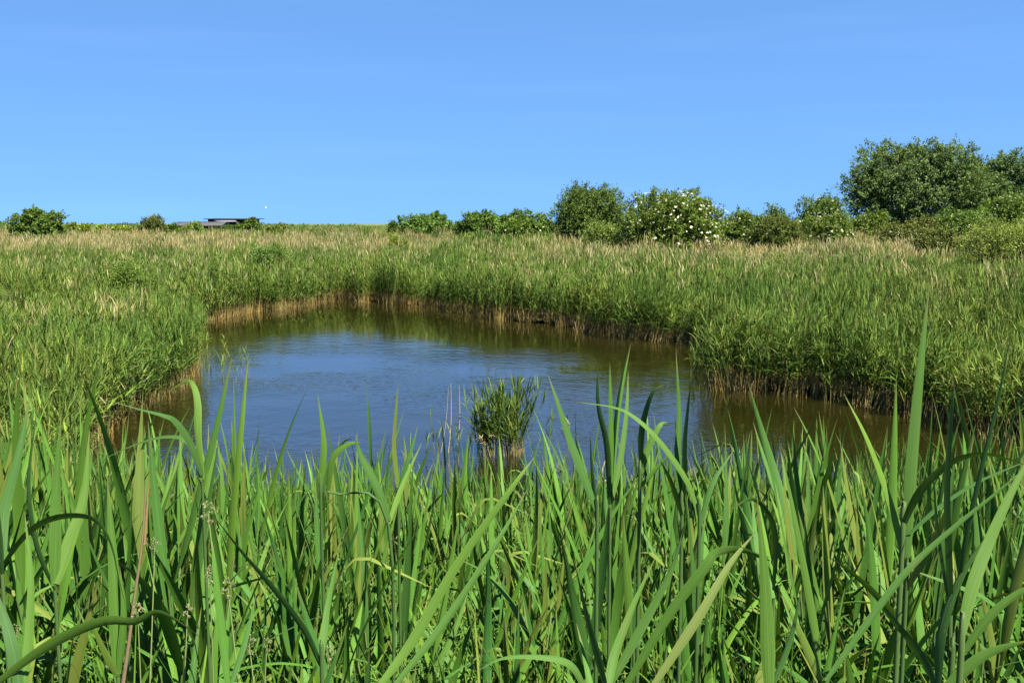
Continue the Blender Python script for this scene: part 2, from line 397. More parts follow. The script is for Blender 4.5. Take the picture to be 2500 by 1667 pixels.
def scatter(name, pts, rot, scl, idx, collection):
    """one stuff object whose points carry plants"""
    me = bpy.data.meshes.new(name); me.vertices.add(len(pts)); me.vertices.foreach_set('co', np.asarray(pts, np.float32).ravel())
    for an, ty, key, v in (('rot', 'FLOAT_VECTOR', 'vector', rot), ('scl', 'FLOAT_VECTOR', 'vector', scl), ('idx', 'INT', 'value', idx)):
        a = me.attributes.new(an, ty, 'POINT'); a.data.foreach_set(key, np.asarray(v, np.int32 if ty == 'INT' else np.float32).ravel())
    o = link(name, me)
    ng = bpy.data.node_groups.new(name, 'GeometryNodeTree')
    ng.interface.new_socket('Geometry', in_out='INPUT', socket_type='NodeSocketGeometry')
    ng.interface.new_socket('Geometry', in_out='OUTPUT', socket_type='NodeSocketGeometry')
    gi, go = ng.nodes.new('NodeGroupInput'), ng.nodes.new('NodeGroupOutput')
    ip = ng.nodes.new('GeometryNodeInstanceOnPoints'); ci = ng.nodes.new('GeometryNodeCollectionInfo')
    ci.inputs[0].default_value = collection; ci.inputs[1].default_value = True; ci.inputs[2].default_value = True
    ip.inputs['Pick Instance'].default_value = True
    def nat(nm, dt):
        x = ng.nodes.new('GeometryNodeInputNamedAttribute'); x.data_type = dt; x.inputs[0].default_value = nm; return x.outputs[0]
    L = ng.links.new
    L(gi.outputs[0], ip.inputs['Points']); L(ci.outputs[0], ip.inputs['Instance']); L(nat('idx', 'INT'), ip.inputs['Instance Index'])
    L(nat('rot', 'FLOAT_VECTOR'), ip.inputs['Rotation']); L(nat('scl', 'FLOAT_VECTOR'), ip.inputs['Scale']); L(ip.outputs[0], go.inputs[0])
    md = o.modifiers.new('plants', 'NODES'); md.node_group = ng
    return o
def jitter_points(x0, x1, y0, y1, step, slope=0.55, pad=4.0):
    xs, ys = np.arange(x0, x1, step), np.arange(y0, y1, step)
    gx_, gy_ = np.meshgrid(xs, ys); p = np.stack([gx_.ravel(), gy_.ravel()], 1)
    p = p + rng.uniform(-0.5, 0.5, p.shape) * step
    return p[np.abs(p[:, 0]) < slope * p[:, 1] + pad]

# prototypes: rows of (green, wet-edge green, dry) for three distances
NG, NW, ND = 7, 5, 5
lod0 = [tuft(9, 0.26, 1.55, 13, 4, 0.022, 0.03, 3, leaflen=0.31) for _ in range(NG)] + \
       [tuft(10, 0.24, 1.5, 13, 4, 0.022, 0.04, 3, wet=1.0, droop=1.15, leaflen=0.31) for _ in range(NW)] + \
       [tuft(12, 0.28, 1.55, 5, 3, 0.018, 0.75, 3) for _ in range(ND)]
lod1 = [tuft(12, 0.36, 1.55, 11, 3, 0.030, 0.05, 3, stemr=0.005, leaflen=0.32) for _ in range(NG)] + \
       [tuft(13, 0.32, 1.5, 11, 3, 0.030, 0.08, 3, wet=1.0, stemr=0.0055, leaflen=0.32) for _ in range(NW)] + \
       [tuft(17, 0.40, 1.5, 4, 2, 0.024, 0.72, 3, stemr=0.0055) for _ in range(ND)]
lod2 = [tuft(22, 0.85, 1.5, 6, 2, 0.06, 0.05, 3, stemr=0.008, leaflen=0.45) for _ in range(NG)] + \
       [tuft(22, 0.85, 1.5, 6, 2, 0.06, 0.05, 3, wet=1.0, stemr=0.008, leaflen=0.45) for _ in range(NW)] + \
       [tuft(30, 0.95, 1.45, 3, 2, 0.04, 0.75, 3, stemr=0.010) for _ in range(ND)]
COL0 = proto_collection('reed_tuft_close', lod0, M_REED)
COL1 = proto_collection('reed_tuft_middle', lod1, M_REED)
COL2 = proto_collection('reed_tuft_distant', lod2, M_REED)

def dryness(x, y):
    """where last year's straw still stands among the green"""
    n = 0.6 * vnoise(x / 9.0, y / 7.0, 5) + 0.4 * vnoise(x / 2.3, y / 2.3, 6)
    d = 0.03 + 0.0 * x
    d = d + 0.62 * sstep(40, 54, y) * sstep(-3, 6, x) * (1 - sstep(64, 74, y))
    d = d + 1.0 * sstep(60, 80, y) * (1 - sstep(-8, 0, x)) * (1 - 0.85 * sstep(105, 160, y))
    d = d + 0.35 * sstep(75, 100, y) * sstep(-8, 0, x) * (1 - 0.7 * sstep(120, 170, y))
    return d * (0.35 + 1.1 * n)
def plant_field(name, label, y0, y1, step, coll, xcond, dmin):
    p = jitter_points(-260, 260, y0, y1, step)
    p = p[xcond(p[:, 0], p[:, 1])]
    sd = pond_sd(p[:, 0], p[:, 1])
    edge_in = -0.22 + 0.45 * (vnoise(p[:, 0] * 1.3, p[:, 1] * 1.3, 8) - 0.5)
    gap = 0.65 * vnoise(p[:, 0] * 0.8, p[:, 1] * 0.8, 21) + 0.35 * vnoise(p[:, 0] * 2.1, p[:, 1] * 2.1, 22)
    keep = (sd > edge_in) & ((gap > 0.27) | (sd < 2.2))
    p, sd = p[keep], sd[keep]
    z = ground(p[:, 0], p[:, 1]); z = np.maximum(z, -0.25)
    n = len(p)
    dr = rng.random(n) < dryness(p[:, 0], p[:, 1])
    dr &= sd > 1.2
    wet = (sd < 1.3)
    idx = np.where(dr, NG + NW + rng.integers(0, ND, n), np.where(wet, NG + rng.integers(0, NW, n), rng.integers(0, NG, n)))
    patch = 0.64 + 0.48 * vnoise(p[:, 0] / 3.1, p[:, 1] / 3.1, 9) + 0.26 * vnoise(p[:, 0] / 1.1, p[:, 1] / 1.1, 10)
    s = patch * rng.uniform(0.84, 1.12, n) * np.where(rng.random(n) < 0.06, 1.18, 1.0)
    s = s * (1 - 0.22 * sstep(40, 52, p[:, 1]) * sstep(-4, 6, p[:, 0]))
    s = s * (1 - 0.30 * (1 - sstep(4.0, 9.0, np.hypot(p[:, 0] + 8.6, p[:, 1] - 27))))
    s = np.where(z < 0, s * 1.08, s)
    scl = np.stack([rng.uniform(0.9, 1.15, n)] * 2 + [s], 1)
    bend = 0.34 * (vnoise(p[:, 0] / 2.6, p[:, 1] / 2.6, 31) - 0.4)
    rot = np.stack([rng.normal(0, 0.09, n), bend + rng.normal(0, 0.09, n), rng.normal(0, 0.5, n)], 1)
    o = scatter(name, np.column_stack([p, z]), rot, scl, idx, coll)
    tag(o, label, 'reeds', kind='stuff')
    return n
n_inst = 0
n_inst += plant_field('reed_bed', 'dense green reed bed with a rounded point left of the pond', 12.0, 36, 0.34, COL0, lambda x, y: x < -3.0, 0)
n_inst += plant_field('reed_bed', 'tall green reed bed with bare stems overhanging the brown water at right', 12.0, 36, 0.34, COL0, lambda x, y: x > 3.0, 0)
n_inst += plant_field('reed_bed', 'green and straw coloured reeds behind the far shore of the pond', 36, 72, 0.46, COL1, lambda x, y: x > -400, 0)
n_inst += plant_field('reed_bed', 'distant pale reed marsh stretching towards the dark hide', 72, 170, 1.05, COL2, lambda x, y: x > -400, 0)
n_inst += plant_field('reed_bed', 'farthest green marsh below the horizon', 170, 420, 2.6, COL2, lambda x, y: x > -400, 0)

# ------------------------------------------------------------------ shrubs and trees
def tree_mesh_parts(w, d, h, nleaf, ls, cols, seed, lobes=9, low=0.15, sparse=0.0, clear=0.0, twiglen=0.28, aspect=0.5, outer=0.75, lobe_r=0.38, flat=0.0):
    """crown leaves and stems of a shrub w wide, d deep, h tall, standing at the origin"""
    r = np.random.default_rng(seed)
    k_ = np.arange(lobes) + 0.5
    phi = k_ * 2.39996 + r.uniform(0, 6.28)
    zz_ = np.clip(-0.55 + 1.40 * (k_ / lobes) + r.normal(0, 0.08, lobes), -0.6, 0.86)
    ring = np.sqrt(np.clip(1 - zz_ ** 2, 0, 1))
    lr = lobe_r * r.uniform(0.72, 1.2, lobes)
    cen = np.stack([ring * np.cos(phi), ring * np.sin(phi), zz_], 1) * (1 - lr * 0.95)[:, None] * r.uniform(0.82, 1.08, lobes)[:, None]
    cen = np.vstack([cen, [[0, 0, 0.0]]]); lr = np.r_[lr, 0.70]; lobes += 1
    sc = np.array([w / 2, d / 2, h * (1 - clear) * 0.52]); off = np.array([0, 0, h * (clear + 0.48 * (1 - clear))])
    per = 9
    nt = int(nleaf / per)
    li = r.choice(lobes, nt, p=lr ** 2 / (lr ** 2).sum())
    dv = norm(r.normal(0, 1, (nt, 3)) + np.array([0, 0, 0.25]))
    shell = outer + (1 - outer) * r.random(nt) ** 0.6
    shell = np.where(r.random(nt) < 0.22, r.uniform(0.2, 0.9, nt), shell)
    st = cen[li] + dv * (lr[li] * shell)[:, None]
    # break the outline with noise
    wob = 1 + 0.16 * np.sin(dv[:, 0] * 7 + seed) * np.sin(dv[:, 2] * 6 + li)
    st = st * wob[:, None]
    world_st = st * sc + off
    tdir = norm(dv * np.array([1, 1, 1.0]) + np.array([0, 0, 0.5]) + r.normal(0, 0.35, (nt, 3)))
    tl = 0.6 * twiglen * r.uniform(0.5, 1.5, nt) * np.where(r.random(nt) < 0.10, 1.8, 1.0)
    keep = world_st[:, 2] > low * h * r.uniform(0.2, 1, nt)
    sparse = max(sparse, 0.27)
    if sparse > 0:
        q_ = 3.4 / max(w / 5, 0.5)
        g = 0.6 * vnoise(world_st[:, 0] * q_ + 31, world_st[:, 2] * q_ + world_st[:, 1] * 0.8 * q_, seed) + 0.4 * vnoise(world_st[:, 0] * q_ * 2.3, world_st[:, 2] * q_ * 2.3 + world_st[:, 1] * q_ * 1.7, seed + 5)
        keep &= g > sparse
    world_st, tdir, tl = world_st[keep], tdir[keep], tl[keep]; nt = len(tl)
    twig_tone = r.uniform(0.62, 1.35, nt)  # random leaf tone for each twig
    t = (np.arange(per) + 0.5) / per
    pos = world_st[:, None] + tdir[:, None] * (tl[:, None] * t[None])[:, :, None] + r.normal(0, 0.05 * twiglen + 0.15 * ls, (nt, per, 3))
    pos = pos.reshape(-1, 3); n = len(pos)
    ax = norm(np.repeat(tdir, per, 0) * 0.9 + r.normal(0, 0.65, (n, 3)) + np.array([0, 0, -0.1]))
    nr = norm(np.repeat(norm(world_st - np.array([0, 0, h * 0.35])), per, 0) * 0.6 + r.normal(0, 0.6, (n, 3)) + np.array([0, 0, 0.45]))
    sd = norm(np.cross(ax, nr))
    L = ls * r.uniform(0.65, 1.3, n); Wd = L * aspect * r.uniform(0.8, 1.2, n)
    V = np.stack([pos, pos + ax * (L * 0.5)[:, None] + sd * (Wd / 2)[:, None], pos + ax * L[:, None] - nr * (L * 0.12)[:, None], pos + ax * (L * 0.5)[:, None] - sd * (Wd / 2)[:, None]], 1)
    lo_, hi_ = np.percentile(pos, 0.6, 0), np.percentile(pos, 99.5, 0)
    fit_s = np.array([w / (hi_[0] - lo_[0]), d / (hi_[1] - lo_[1]), h * 0.95 / hi_[2]]); fit_o = np.array([-(lo_[0] + hi_[0]) / 2, -(lo_[1] + hi_[1]) / 2, 0])
    V = (V - pos[:, None]) + ((pos + fit_o) * fit_s)[:, None]
    cols = np.asarray(cols)
    K = np.array((1.28, 1.18, 0.78)) * cols[r.integers(len(cols), size=n)] * (np.repeat(twig_tone, per) * r.uniform(0.6, 1.4, n))[:, None]
    crown = (V.reshape(-1, 3), np.arange(n * 4).reshape(-1, 4), np.repeat(K, 4, 0))
    # stems from the foot to the lobes
    a = Acc()
    for c, q in zip(cen, lr):
        e = c * sc + off
        b = np.array([r.normal(0, 0.05 * w), r.normal(0, 0.05 * w), -0.3])
        mid = b * 0.45 + e * 0.55 + r.normal(0, 0.05 * w, 3) * np.array([1, 1, 0.3]); mid[2] = max(mid[2], e[2] * 0.35)
        P = np.array([b, b * 0.7 + mid * 0.3 + r.normal(0, 0.02 * w, 3), mid, mid * 0.4 + e * 0.6 + r.normal(0, 0.03 * w, 3), e])
        r0 = 0.012 * h + 0.015
        P = (P + fit_o) * fit_s
        V_, Q_ = tube(P, np.array([1.3, 1.0, 0.75, 0.5, 0.2]) * r0, 5); a.add(V_, Q_, (0.1, 0.08, 0.06))
        for k in range(5):
            ee = ((e + norm(r.normal(0, 1, 3) + np.array([0, 0, 0.4])) * q * sc * 0.9) + fit_o) * fit_s
            s0 = P[2 + k % 2]
            PP = np.array([s0, s0 * 0.5 + ee * 0.5 + r.normal(0, 0.02 * w, 3), ee])
            V_, Q_ = tube(PP, np.array([0.4, 0.25, 0.1]) * r0, 4); a.add(V_, Q_, (0.1, 0.08, 0.06))
    return crown, a, (cen, lr, sc, fit_o + off, fit_s)
def flower_mesh(world_pts, normals, size, r):
    """flat creamy umbels: ragged discs of small florets"""
    a = Acc()
    for p, nn in zip(world_pts, normals):
        nn = norm(nn); sx_ = norm(np.cross(nn, np.array([0.3, 0.9, 0.1]))); sy_ = np.cross(nn, sx_)
        s = size * r.uniform(0.35, 0.95)
        for k in range(7):
            an = k * 0.9 + r.uniform(0, 0.5); rr = s * (0.0 if k == 0 else r.uniform(0.22, 0.42))
            c = p + sx_ * rr * math.cos(an) + sy_ * rr * math.sin(an) + nn * r.uniform(-0.02, 0.03)
            f = s * r.uniform(0.14, 0.24)
            V = [c - sx_ * f, c - sy_ * f + nn * f * .3, c + sx_ * f, c + sy_ * f + nn * f * .3]
            a.add(V, [(0, 1, 2, 3)], np.array((0.55, 0.53, 0.40)) * r.uniform(0.85, 1.1))
    return a
def shrub(name, label, cat, px0, px1, ytop, ybase, D, cols, nleaf, ls, seed, flowers=0, fsize=0.17, group=None, sink=0.9, depth=0.85, **kw):
    """px0..px1, ytop, ybase: extent in the photograph; D: distance in metres; its foot is on the ground hidden in the reeds"""
    xc = (px0 + px1) / 2
    p = at_depth(xc, ybase, D); top = at_depth(xc, ytop, D)
    gz = float(ground(p[0], D))
    w = (px1 - px0) * D / F; h = top[2] - gz
    root = empty(name, (p[0], D, gz))
    (V, Q, K), stems, (cen, lr, sc, fo, fs) = tree_mesh_parts(w, w * depth, h, int(nleaf * (2.4 if D < 80 else 3.0)), ls * (0.92 if D < 80 else 1.0), cols, seed, **kw)
    link('trunk', stems.mesh('trunk', M_BARK), root)
    link('crown', make_mesh('crown', V, Q, K, mat=M_LEAF, smooth=False), root)
    if flowers:
        r = np.random.default_rng(seed + 100)
        flowers = int(flowers * 2.2)
        li = r.integers(len(cen), size=flowers * 6)
        dv = norm(r.normal(0, 1, (flowers * 6, 3)) + np.array([0, -0.35, 0.45]))
        q = (cen[li] + dv * lr[li][:, None] * 1.12)
        pts = (q * sc + fo) * fs
        # keep those on the outside
        dist = np.min(np.linalg.norm((q[:, None] - cen[None]), axis=2) / lr[None], 1)
        ok = (dist > 1.05) & (pts[:, 2] > 0.25 * h)
        pts, dv = pts[ok][:flowers], dv[ok][:flowers]
        fm = flower_mesh(pts, dv * 0.6 + np.array([0, -0.1, 0.9]), fsize, r)
        link('blossom', fm.mesh('blossom', M_FLOWER, False), root)
    tag(root, label, cat, group)
    return root
WILLOW = [(0.060, 0.105, 0.040), (0.050, 0.095, 0.035), (0.075, 0.120, 0.050)]
SALLOW = [(0.055, 0.105, 0.022), (0.048, 0.095, 0.020), (0.070, 0.120, 0.025)]
ELDER = [(0.062, 0.105, 0.020), (0.075, 0.120, 0.022), (0.050, 0.090, 0.016)]
YELLOW = [(0.115, 0.165, 0.022), (0.095, 0.150, 0.022), (0.130, 0.170, 0.030)]
PALE = [(0.095, 0.140, 0.040), (0.080, 0.125, 0.035), (0.110, 0.150, 0.045)]
BRAMBLE = [(0.055, 0.085, 0.018), (0.075, 0.105, 0.025), (0.065, 0.070, 0.025)]
G1 = 'shrubs along the back of the marsh'
shrub('willow_bush', 'round dark green bush alone on the far left', 'bush', 42, 152, 508, 582, 105, SALLOW, 15000, 0.20, 1, group=G1, lobes=9, low=0.05)
shrub('willow_bush', 'dark bush cut by the left picture edge at the horizon', 'bush', -40, 27, 541, 566, 150, SALLOW, 4000, 0.28, 2, group=G1, low=0.05)
shrub('hawthorn_bush', 'small spiky dark bush left of the wooden hide', 'bush', 340, 408, 524, 563, 120, [(0.05, 0.07, 0.02), (0.065, 0.085, 0.025)], 4200, 0.19, 3, group=G1, lobes=6, twiglen=0.55, low=0.05)
yl = [(152, 186, 544, 'low yellow green shrub just right of the round bush'), (196, 222, 547, 'small yellow green shrub on the open marsh edge'), (232, 258, 551, 'low lime shrub halfway between round bush and spiky bush'),
      (272, 326, 552, 'wide low lime shrub left of the spiky bush'), (408, 436, 545, 'small green shrub right of the spiky bush'), (428, 478, 551, 'bright lime shrub in front of the long low shed'),
      (455, 502, 541, 'grey green shrub hiding the middle of the shed wall'), (545, 585, 550, 'low dark shrub below the hide wall'), (572, 604, 546, 'small rounded shrub beside the hide'), (596, 636, 530, 'taller bush standing against the right end of the hide'), (655, 700, 545, 'pale shrub out on the marsh right of the hide')]
for k, (a, b, yt, lb) in enumerate(yl):
    shrub('marsh_shrub', lb, 'bush', a, b, yt, 566, 140 if a > 400 else 128, [YELLOW, YELLOW, YELLOW, YELLOW, SALLOW, YELLOW, PALE, SALLOW, SALLOW, SALLOW, PALE][k], 2600, 0.26, 20 + k, group=G1, lobes=5, low=0.1)
shrub('willow_bush', 'broad low green bush left of centre on the horizon', 'bush', 965, 1105, 519, 562, 105, SALLOW, 10000, 0.21, 40, group=G1, lobes=9)
shrub('marsh_shrub', 'dark little bush at the left foot of the broad low bush', 'bush', 944, 985, 538, 562, 104, SALLOW, 2600, 0.20, 41, group=G1, lobes=5)
shrub('willow_bush', 'rounded bush with a dark left side near the middle of the horizon', 'bush', 1115, 1222, 515, 566, 92, SALLOW, 9000, 0.19, 42, group=G1)
shrub('willow_bush', 'domed green bush behind the low flowering elder', 'bush', 1205, 1310, 512, 562, 96, SALLOW, 7000, 0.20, 43, group=G1)
shrub('elder_bush', 'low elder with few white flowers left of the tall dark bush', 'bush', 1225, 1350, 521, 568, 86, ELDER, 10000, 0.17, 44, flowers=26, group=G1)
shrub('sallow_tree', 'tall dark green bush with spiky top right of centre', 'bush', 1356, 1526, 446, 572, 66, [(0.05, 0.088, 0.02), (0.042, 0.078, 0.018), (0.065, 0.105, 0.025)], 26000, 0.125, 45, group=G1, lobes=13, twiglen=0.42, low=0.05)
shrub('sallow_bush', 'small pale green bush in front of the tall dark bush', 'bush', 1418, 1520, 527, 574, 60, PALE, 7000, 0.11, 46, group=G1, lobes=7)
shrub('elder_bush', 'large elder bush dotted all over with cream flower heads', 'bush', 1526, 1772, 459, 588, 57, ELDER, 34000, 0.125, 47, flowers=120, fsize=0.19, group=G1, lobes=15, twiglen=0.30, low=0.02)
shrub('elder_bush', 'smaller flowering elder just right of the large elder', 'bush', 1770, 1872, 510, 566, 62, ELDER, 9000, 0.125, 48, flowers=32, group=G1)
shrub('hawthorn_bush', 'thin topped grey green bush poking above the brambles', 'bush', 1862, 1924, 496, 560, 70, WILLOW, 4200, 0.13, 49, group=G1, lobes=6, twiglen=0.5, sparse=0.25)
shrub('bramble', 'dark brownish bramble mound below the thin topped bush', 'bush', 1835, 1960, 522, 580, 60, BRAMBLE, 10000, 0.11, 50, group=G1, low=0.02)
shrub('elder_bush', 'flowering elder leaning right beside the tall trees', 'bush', 1938, 2068, 474, 556, 66, ELDER, 13000, 0.125, 51, flowers=48, group=G1)
shrub('elder_bush', 'low mound with many white flowers below the leaning elder', 'bush', 1965, 2082, 520, 570, 62, ELDER, 9000, 0.12, 52, flowers=44, group=G1)
shrub('willow_tree', 'tallest grey green willow tree at the right', 'tree', 2066, 2410, 340, 552, 84, WILLOW, 50000, 0.165, 53, group='willows at the right', lobes=26, clear=0.02, sparse=0.37, twiglen=0.40, lobe_r=0.27, low=0.02, depth=0.7)
shrub('willow_tree', 'second willow tree cut by the right picture edge', 'tree', 2325, 2640, 372, 552, 88, WILLOW, 40000, 0.17, 54, group='willows at the right', lobes=20, clear=0.02, sparse=0.37, twiglen=0.42, lobe_r=0.27, low=0.02, depth=0.7)
shrub('elder_bush', 'dark elder with bright flowers under the second willow', 'bush', 2385, 2540, 468, 560, 74, ELDER, 14000, 0.145, 55, flowers=46, group=G1)
shrub('rose_bush', 'low flowering bush at the left foot of the tallest willow', 'bush', 2080, 2172, 512, 562, 72, ELDER, 7000, 0.14, 56, flowers=24, fsize=0.14, group=G1)
shrub('rose_bush', 'bramble mound with small white flowers below the tallest willow', 'bush', 2150, 2300, 528, 592, 62, BRAMBLE, 13000, 0.115, 57, flowers=46, fsize=0.10, group=G1, low=0.02)
shrub('rose_bush', 'white flowering rose bush in the middle of the right hedge', 'bush', 2275, 2430, 508, 580, 66, ELDER, 13000, 0.12, 58, flowers=60, fsize=0.12, group=G1, low=0.02)
shrub('rose_bush', 'low reddish green bramble at the front of the right hedge', 'bush', 2225, 2350, 552, 608, 54, BRAMBLE, 11000, 0.10, 59, flowers=30, fsize=0.09, group=G1, low=0.02)
shrub('sallow_bush', 'pale yellow green willow scrub at the right picture edge', 'bush', 2345, 2600, 528, 640, 48, [(0.11, 0.15, 0.035), (0.09, 0.13, 0.03), (0.13, 0.165, 0.045)], 24000, 0.085, 60, group=G1, lobes=16, twiglen=0.35, low=0.02)
shrub('sallow_bush', 'yellow green sallow sapling among the reeds at left', 'bush', 218, 380, 632, 760, 38, [(0.07, 0.115, 0.02), (0.09, 0.14, 0.025), (0.05, 0.09, 0.02)], 9000, 0.07, 61, group='saplings in the reeds', lobes=8, twiglen=0.3, low=0.1)
shrub('sallow_bush', 'dark leafy sapling in the reeds behind the pond corner', 'bush', 600, 720, 596, 680, 52, [(0.05, 0.10, 0.025), (0.065, 0.12, 0.025)], 6000, 0.09, 62, group='saplings in the reeds', lobes=7, low=0.1)
shrub('marsh_shrub', 'small yellow green sapling in the reeds below the horizon bushes', 'bush', 935, 1000, 566, 610, 70, YELLOW, 3000, 0.11, 63, group='saplings in the reeds', lobes=6)

# far treeline
a = Acc()
r_ = np.random.default_rng(5)
for k in range(300):
    x = r_.uniform(-560, 560); y = r_.uniform(620, 900); hh = r_.uniform(2.2, 4.6) * (0.7 + 0.6 * float(vnoise(x / 70, 3, 2))); ww = r_.uniform(6, 16)
    n = 90
    q = norm(r_.normal(0, 1, (n, 3))); q[:, 2] = np.abs(q[:, 2]); pos = np.array([x, y, 0.0]) + q * np.array([ww, ww * 0.5, hh]) * r_.uniform(0.75, 1.0, (n, 1))
    ax = norm(r_.normal(0, 1, (n, 3))); s_ = norm(np.cross(ax, q + 0.01)); L = r_.uniform(0.8, 2.0, n)[:, None]
    V = np.stack([pos - ax * L / 2, pos + s_ * L * 0.4, pos + ax * L / 2, pos - s_ * L * 0.4], 1).reshape(-1, 3)
    a.add(V, np.arange(n * 4).reshape(-1, 4), np.repeat(np.array((0.06, 0.095, 0.035)) * r_.uniform(0.7, 1.2, (n, 1)), 4, 0))
tag(link('treeline', a.mesh('treeline', M_LEAF, False)), 'thin green line of far scrub along the horizon', 'treeline', kind='stuff')

# ------------------------------------------------------------------ bird hide and shed
def box(acc, x0, x1, y0, y1, z0, z1, col=(0.1, 0.1, 0.1)):
    V = [(x, y, z) for z in (z0, z1) for y in (y0, y1) for x in (x0, x1)]
    acc.add(V, [(0, 2, 3, 1), (4, 5, 7, 6), (0, 1, 5, 4), (2, 6, 7, 3), (0, 4, 6, 2), (1, 3, 7, 5)], col)
def slab(acc, p00, p10, p11, p01, th, col=(0.1, 0.1, 0.1)):
    top = np.array([p00, p10, p11, p01], float); bot = top - np.array([0, 0, th])
    acc.add(np.concatenate([top, bot]), [(0, 1, 2, 3), (7, 6, 5, 4), (0, 4, 5, 1), (1, 5, 6, 2), (2, 6, 7, 3), (3, 7, 4, 0)], col)
def plain_mat(name, c, rough, scale=3.0, metal=0.0):
    m, n, l, bs, out = new_mat(name)
    tc = n.new('ShaderNodeTexCoord'); nz = n.new('ShaderNodeTexNoise'); nz.inputs['Scale'].default_value = scale; nz.inputs['Detail'].default_value = 6
    mp = n.new('ShaderNodeMapping'); mp.inputs['Scale'].default_value = (1, 1, 0.15); l.new(tc.outputs['Object'], mp.inputs[0]); l.new(mp.outputs[0], nz.inputs['Vector'])
    l.new(ramp(n, l, nz.outputs[0], [(0.3, tuple(v * 0.7 for v in c)), (0.7, tuple(v * 1.25 for v in c))]), bs.inputs['Base Color'])
    bs.inputs['Roughness'].default_value = rough; bs.inputs['Metallic'].default_value = metal
    return m
M_WALL = plain_mat('tarred_boards', (0.008, 0.009, 0.012), 0.9)
M_ROOF = plain_mat('roofing_felt', (0.045, 0.041, 0.040), 0.95)
M_METAL = plain_mat('galvanised_sheet', (0.10, 0.105, 0.115), 0.7)
M_DARKROOF = plain_mat('dark_roof_edge', (0.008, 0.009, 0.012), 0.9)
DH = 205.0
sc_ = DH / F
x0, z0 = (380 - 1250) * sc_, EYE - (580 - 545) * sc_
def hx(px): return (px - 1250) * sc_
def hz(py): return EYE + (545 - py) * sc_
g_h = float(ground(hx(570), DH))
root = empty('bird_hide', (hx(570), DH, g_h))
def place(acc, name, mat, par, org):
    me = acc.mesh(name, mat, False); o = link(name, me, par); o.data.transform(Matrix.Translation(-Vector(org))); return o
org = root.location
a = Acc(); box(a, hx(512), hx(592), DH, DH + 5, g_h - 0.2, hz(535.5)); box(a, hx(592), hx(622), DH + 1.2, DH + 5, g_h - 0.2, hz(535.5)); place(a, 'wall', M_WALL, root, org)
a = Acc(); slab(a, (hx(505), DH - 0.9, hz(534.5)), (hx(632), DH - 0.9, hz(535.0)), (hx(632), DH + 6, hz(533.0)), (hx(505), DH + 6, hz(533.0)), 0.12); place(a, 'roof', M_DARKROOF, root, org)
a = Acc(); slab(a, (hx(545), DH - 2.2, hz(541.0)), (hx(590), DH - 2.2, hz(541.0)), (hx(575), DH - 0.02, hz(536.2)), (hx(520), DH - 0.02, hz(536.2)), 0.06); place(a, 'porch_roof', M_METAL, root, org)
a = Acc(); box(a, hx(547), hx(588), DH - 1.9, DH - 0.01, g_h - 0.2, hz(541.6)); place(a, 'porch', M_WALL, root, org)
for px in (515, 530):
    a = Acc(); box(a, hx(px), hx(px) + 0.9, DH - 0.03, DH + 0.02, hz(541), hz(538.5)); place(a, 'viewing_slot', M_DARKROOF, root, org)
for px in (548, 568, 587):
    a = Acc(); box(a, hx(px), hx(px) + 0.12, DH - 2.1, DH - 1.98, g_h - 0.2, hz(541.9)); place(a, 'post', M_WALL, root, org)
tag(root, 'black timber bird hide with flat overhanging roof on the horizon', 'hide')
DS = 190.0; ss = DS / F
def sx(px): return (px - 1250) * ss
def sz(py): return EYE + (545 - py) * ss
g_s = float(ground(sx(480), DS))
root = empty('long_shed', (sx(480), DS, g_s)); org = root.location
a = Acc(); box(a, sx(424), sx(545), DS, DS + 4, g_s - 0.2, sz(549.5)); place(a, 'wall', M_WALL, root, org)
a = Acc(); slab(a, (sx(452), DS - 0.8, sz(551)), (sx(549), DS - 0.8, sz(550)), (sx(540), DS + 5, sz(541.5)), (sx(418), DS + 5, sz(541.5)), 0.12); place(a, 'roof', M_ROOF, root, org)
a = Acc(); box(a, sx(421), sx(424.5), DS - 0.1, DS + 0.3, g_s - 0.2, sz(545.0)); place(a, 'corner_board', M_METAL, root, org)
a = Acc(); slab(a, (sx(424), DS - 0.3, sz(548.5)), (sx(452), DS - 0.8, sz(550.5)), (sx(452), DS + 4, sz(543)), (sx(418), DS + 5, sz(541.6)), 0.12); place(a, 'end_roof', M_ROOF, root, org)
tag(root, 'long low shed with grey felt roof left of the hide', 'shed')

# ------------------------------------------------------------------ birds
def gull(label, px, py, D, span, az, bank, cols):
    p = at_depth(px, py, D)
    a = Acc(); t = np.linspace(0, 1, 9)
    P = np.stack([(t - 0.5) * span * 0.42, 0 * t, 0.01 * np.sin(t * 3) * span], 1)
    rad = span * 0.055 * np.array([0.15, 0.55, 0.85, 1.0, 1.0, 0.8, 0.55, 0.55, 0.12])
    V, Q = tube(P, rad, 8); a.add(V, Q, cols[0])
    for s in (-1, 1):
        u = np.linspace(0, 1, 7)
        y = s * u * span / 2; zz = span * (0.10 * np.sin(u * 2.6) - 0.03 * u)
        ch = span * 0.16 * (1 - 0.75 * u ** 1.8); xx = span * (0.02 + 0.06 * np.sin(u * 3.0) - 0.10 * u ** 2)
        V = np.stack([np.stack([xx + ch / 2, y, zz], 1), np.stack([xx, y, zz + 0.012 * span], 1), np.stack([xx - ch / 2, y, zz], 1)], 1).reshape(-1, 3)
        K = np.repeat(np.where((u > 0.85)[:, None], np.array(cols[2]), np.array(cols[1])), 3, 0)
        a.add(V, strip_quads(7, 3), K)
    V = np.array([[-0.5, -0.03, 0], [-0.5, 0.03, 0], [-0.62, 0.06, 0], [-0.62, -0.06, 0]]) * span * np.array([0.42, 1, 1]); a.add(V, [(0, 1, 2, 3)], cols[0])
    o = link('gull', a.mesh('gull', M_FLOWER), None, p); o.rotation_euler = (bank, 0, az)
    tag(o, label, 'bird')
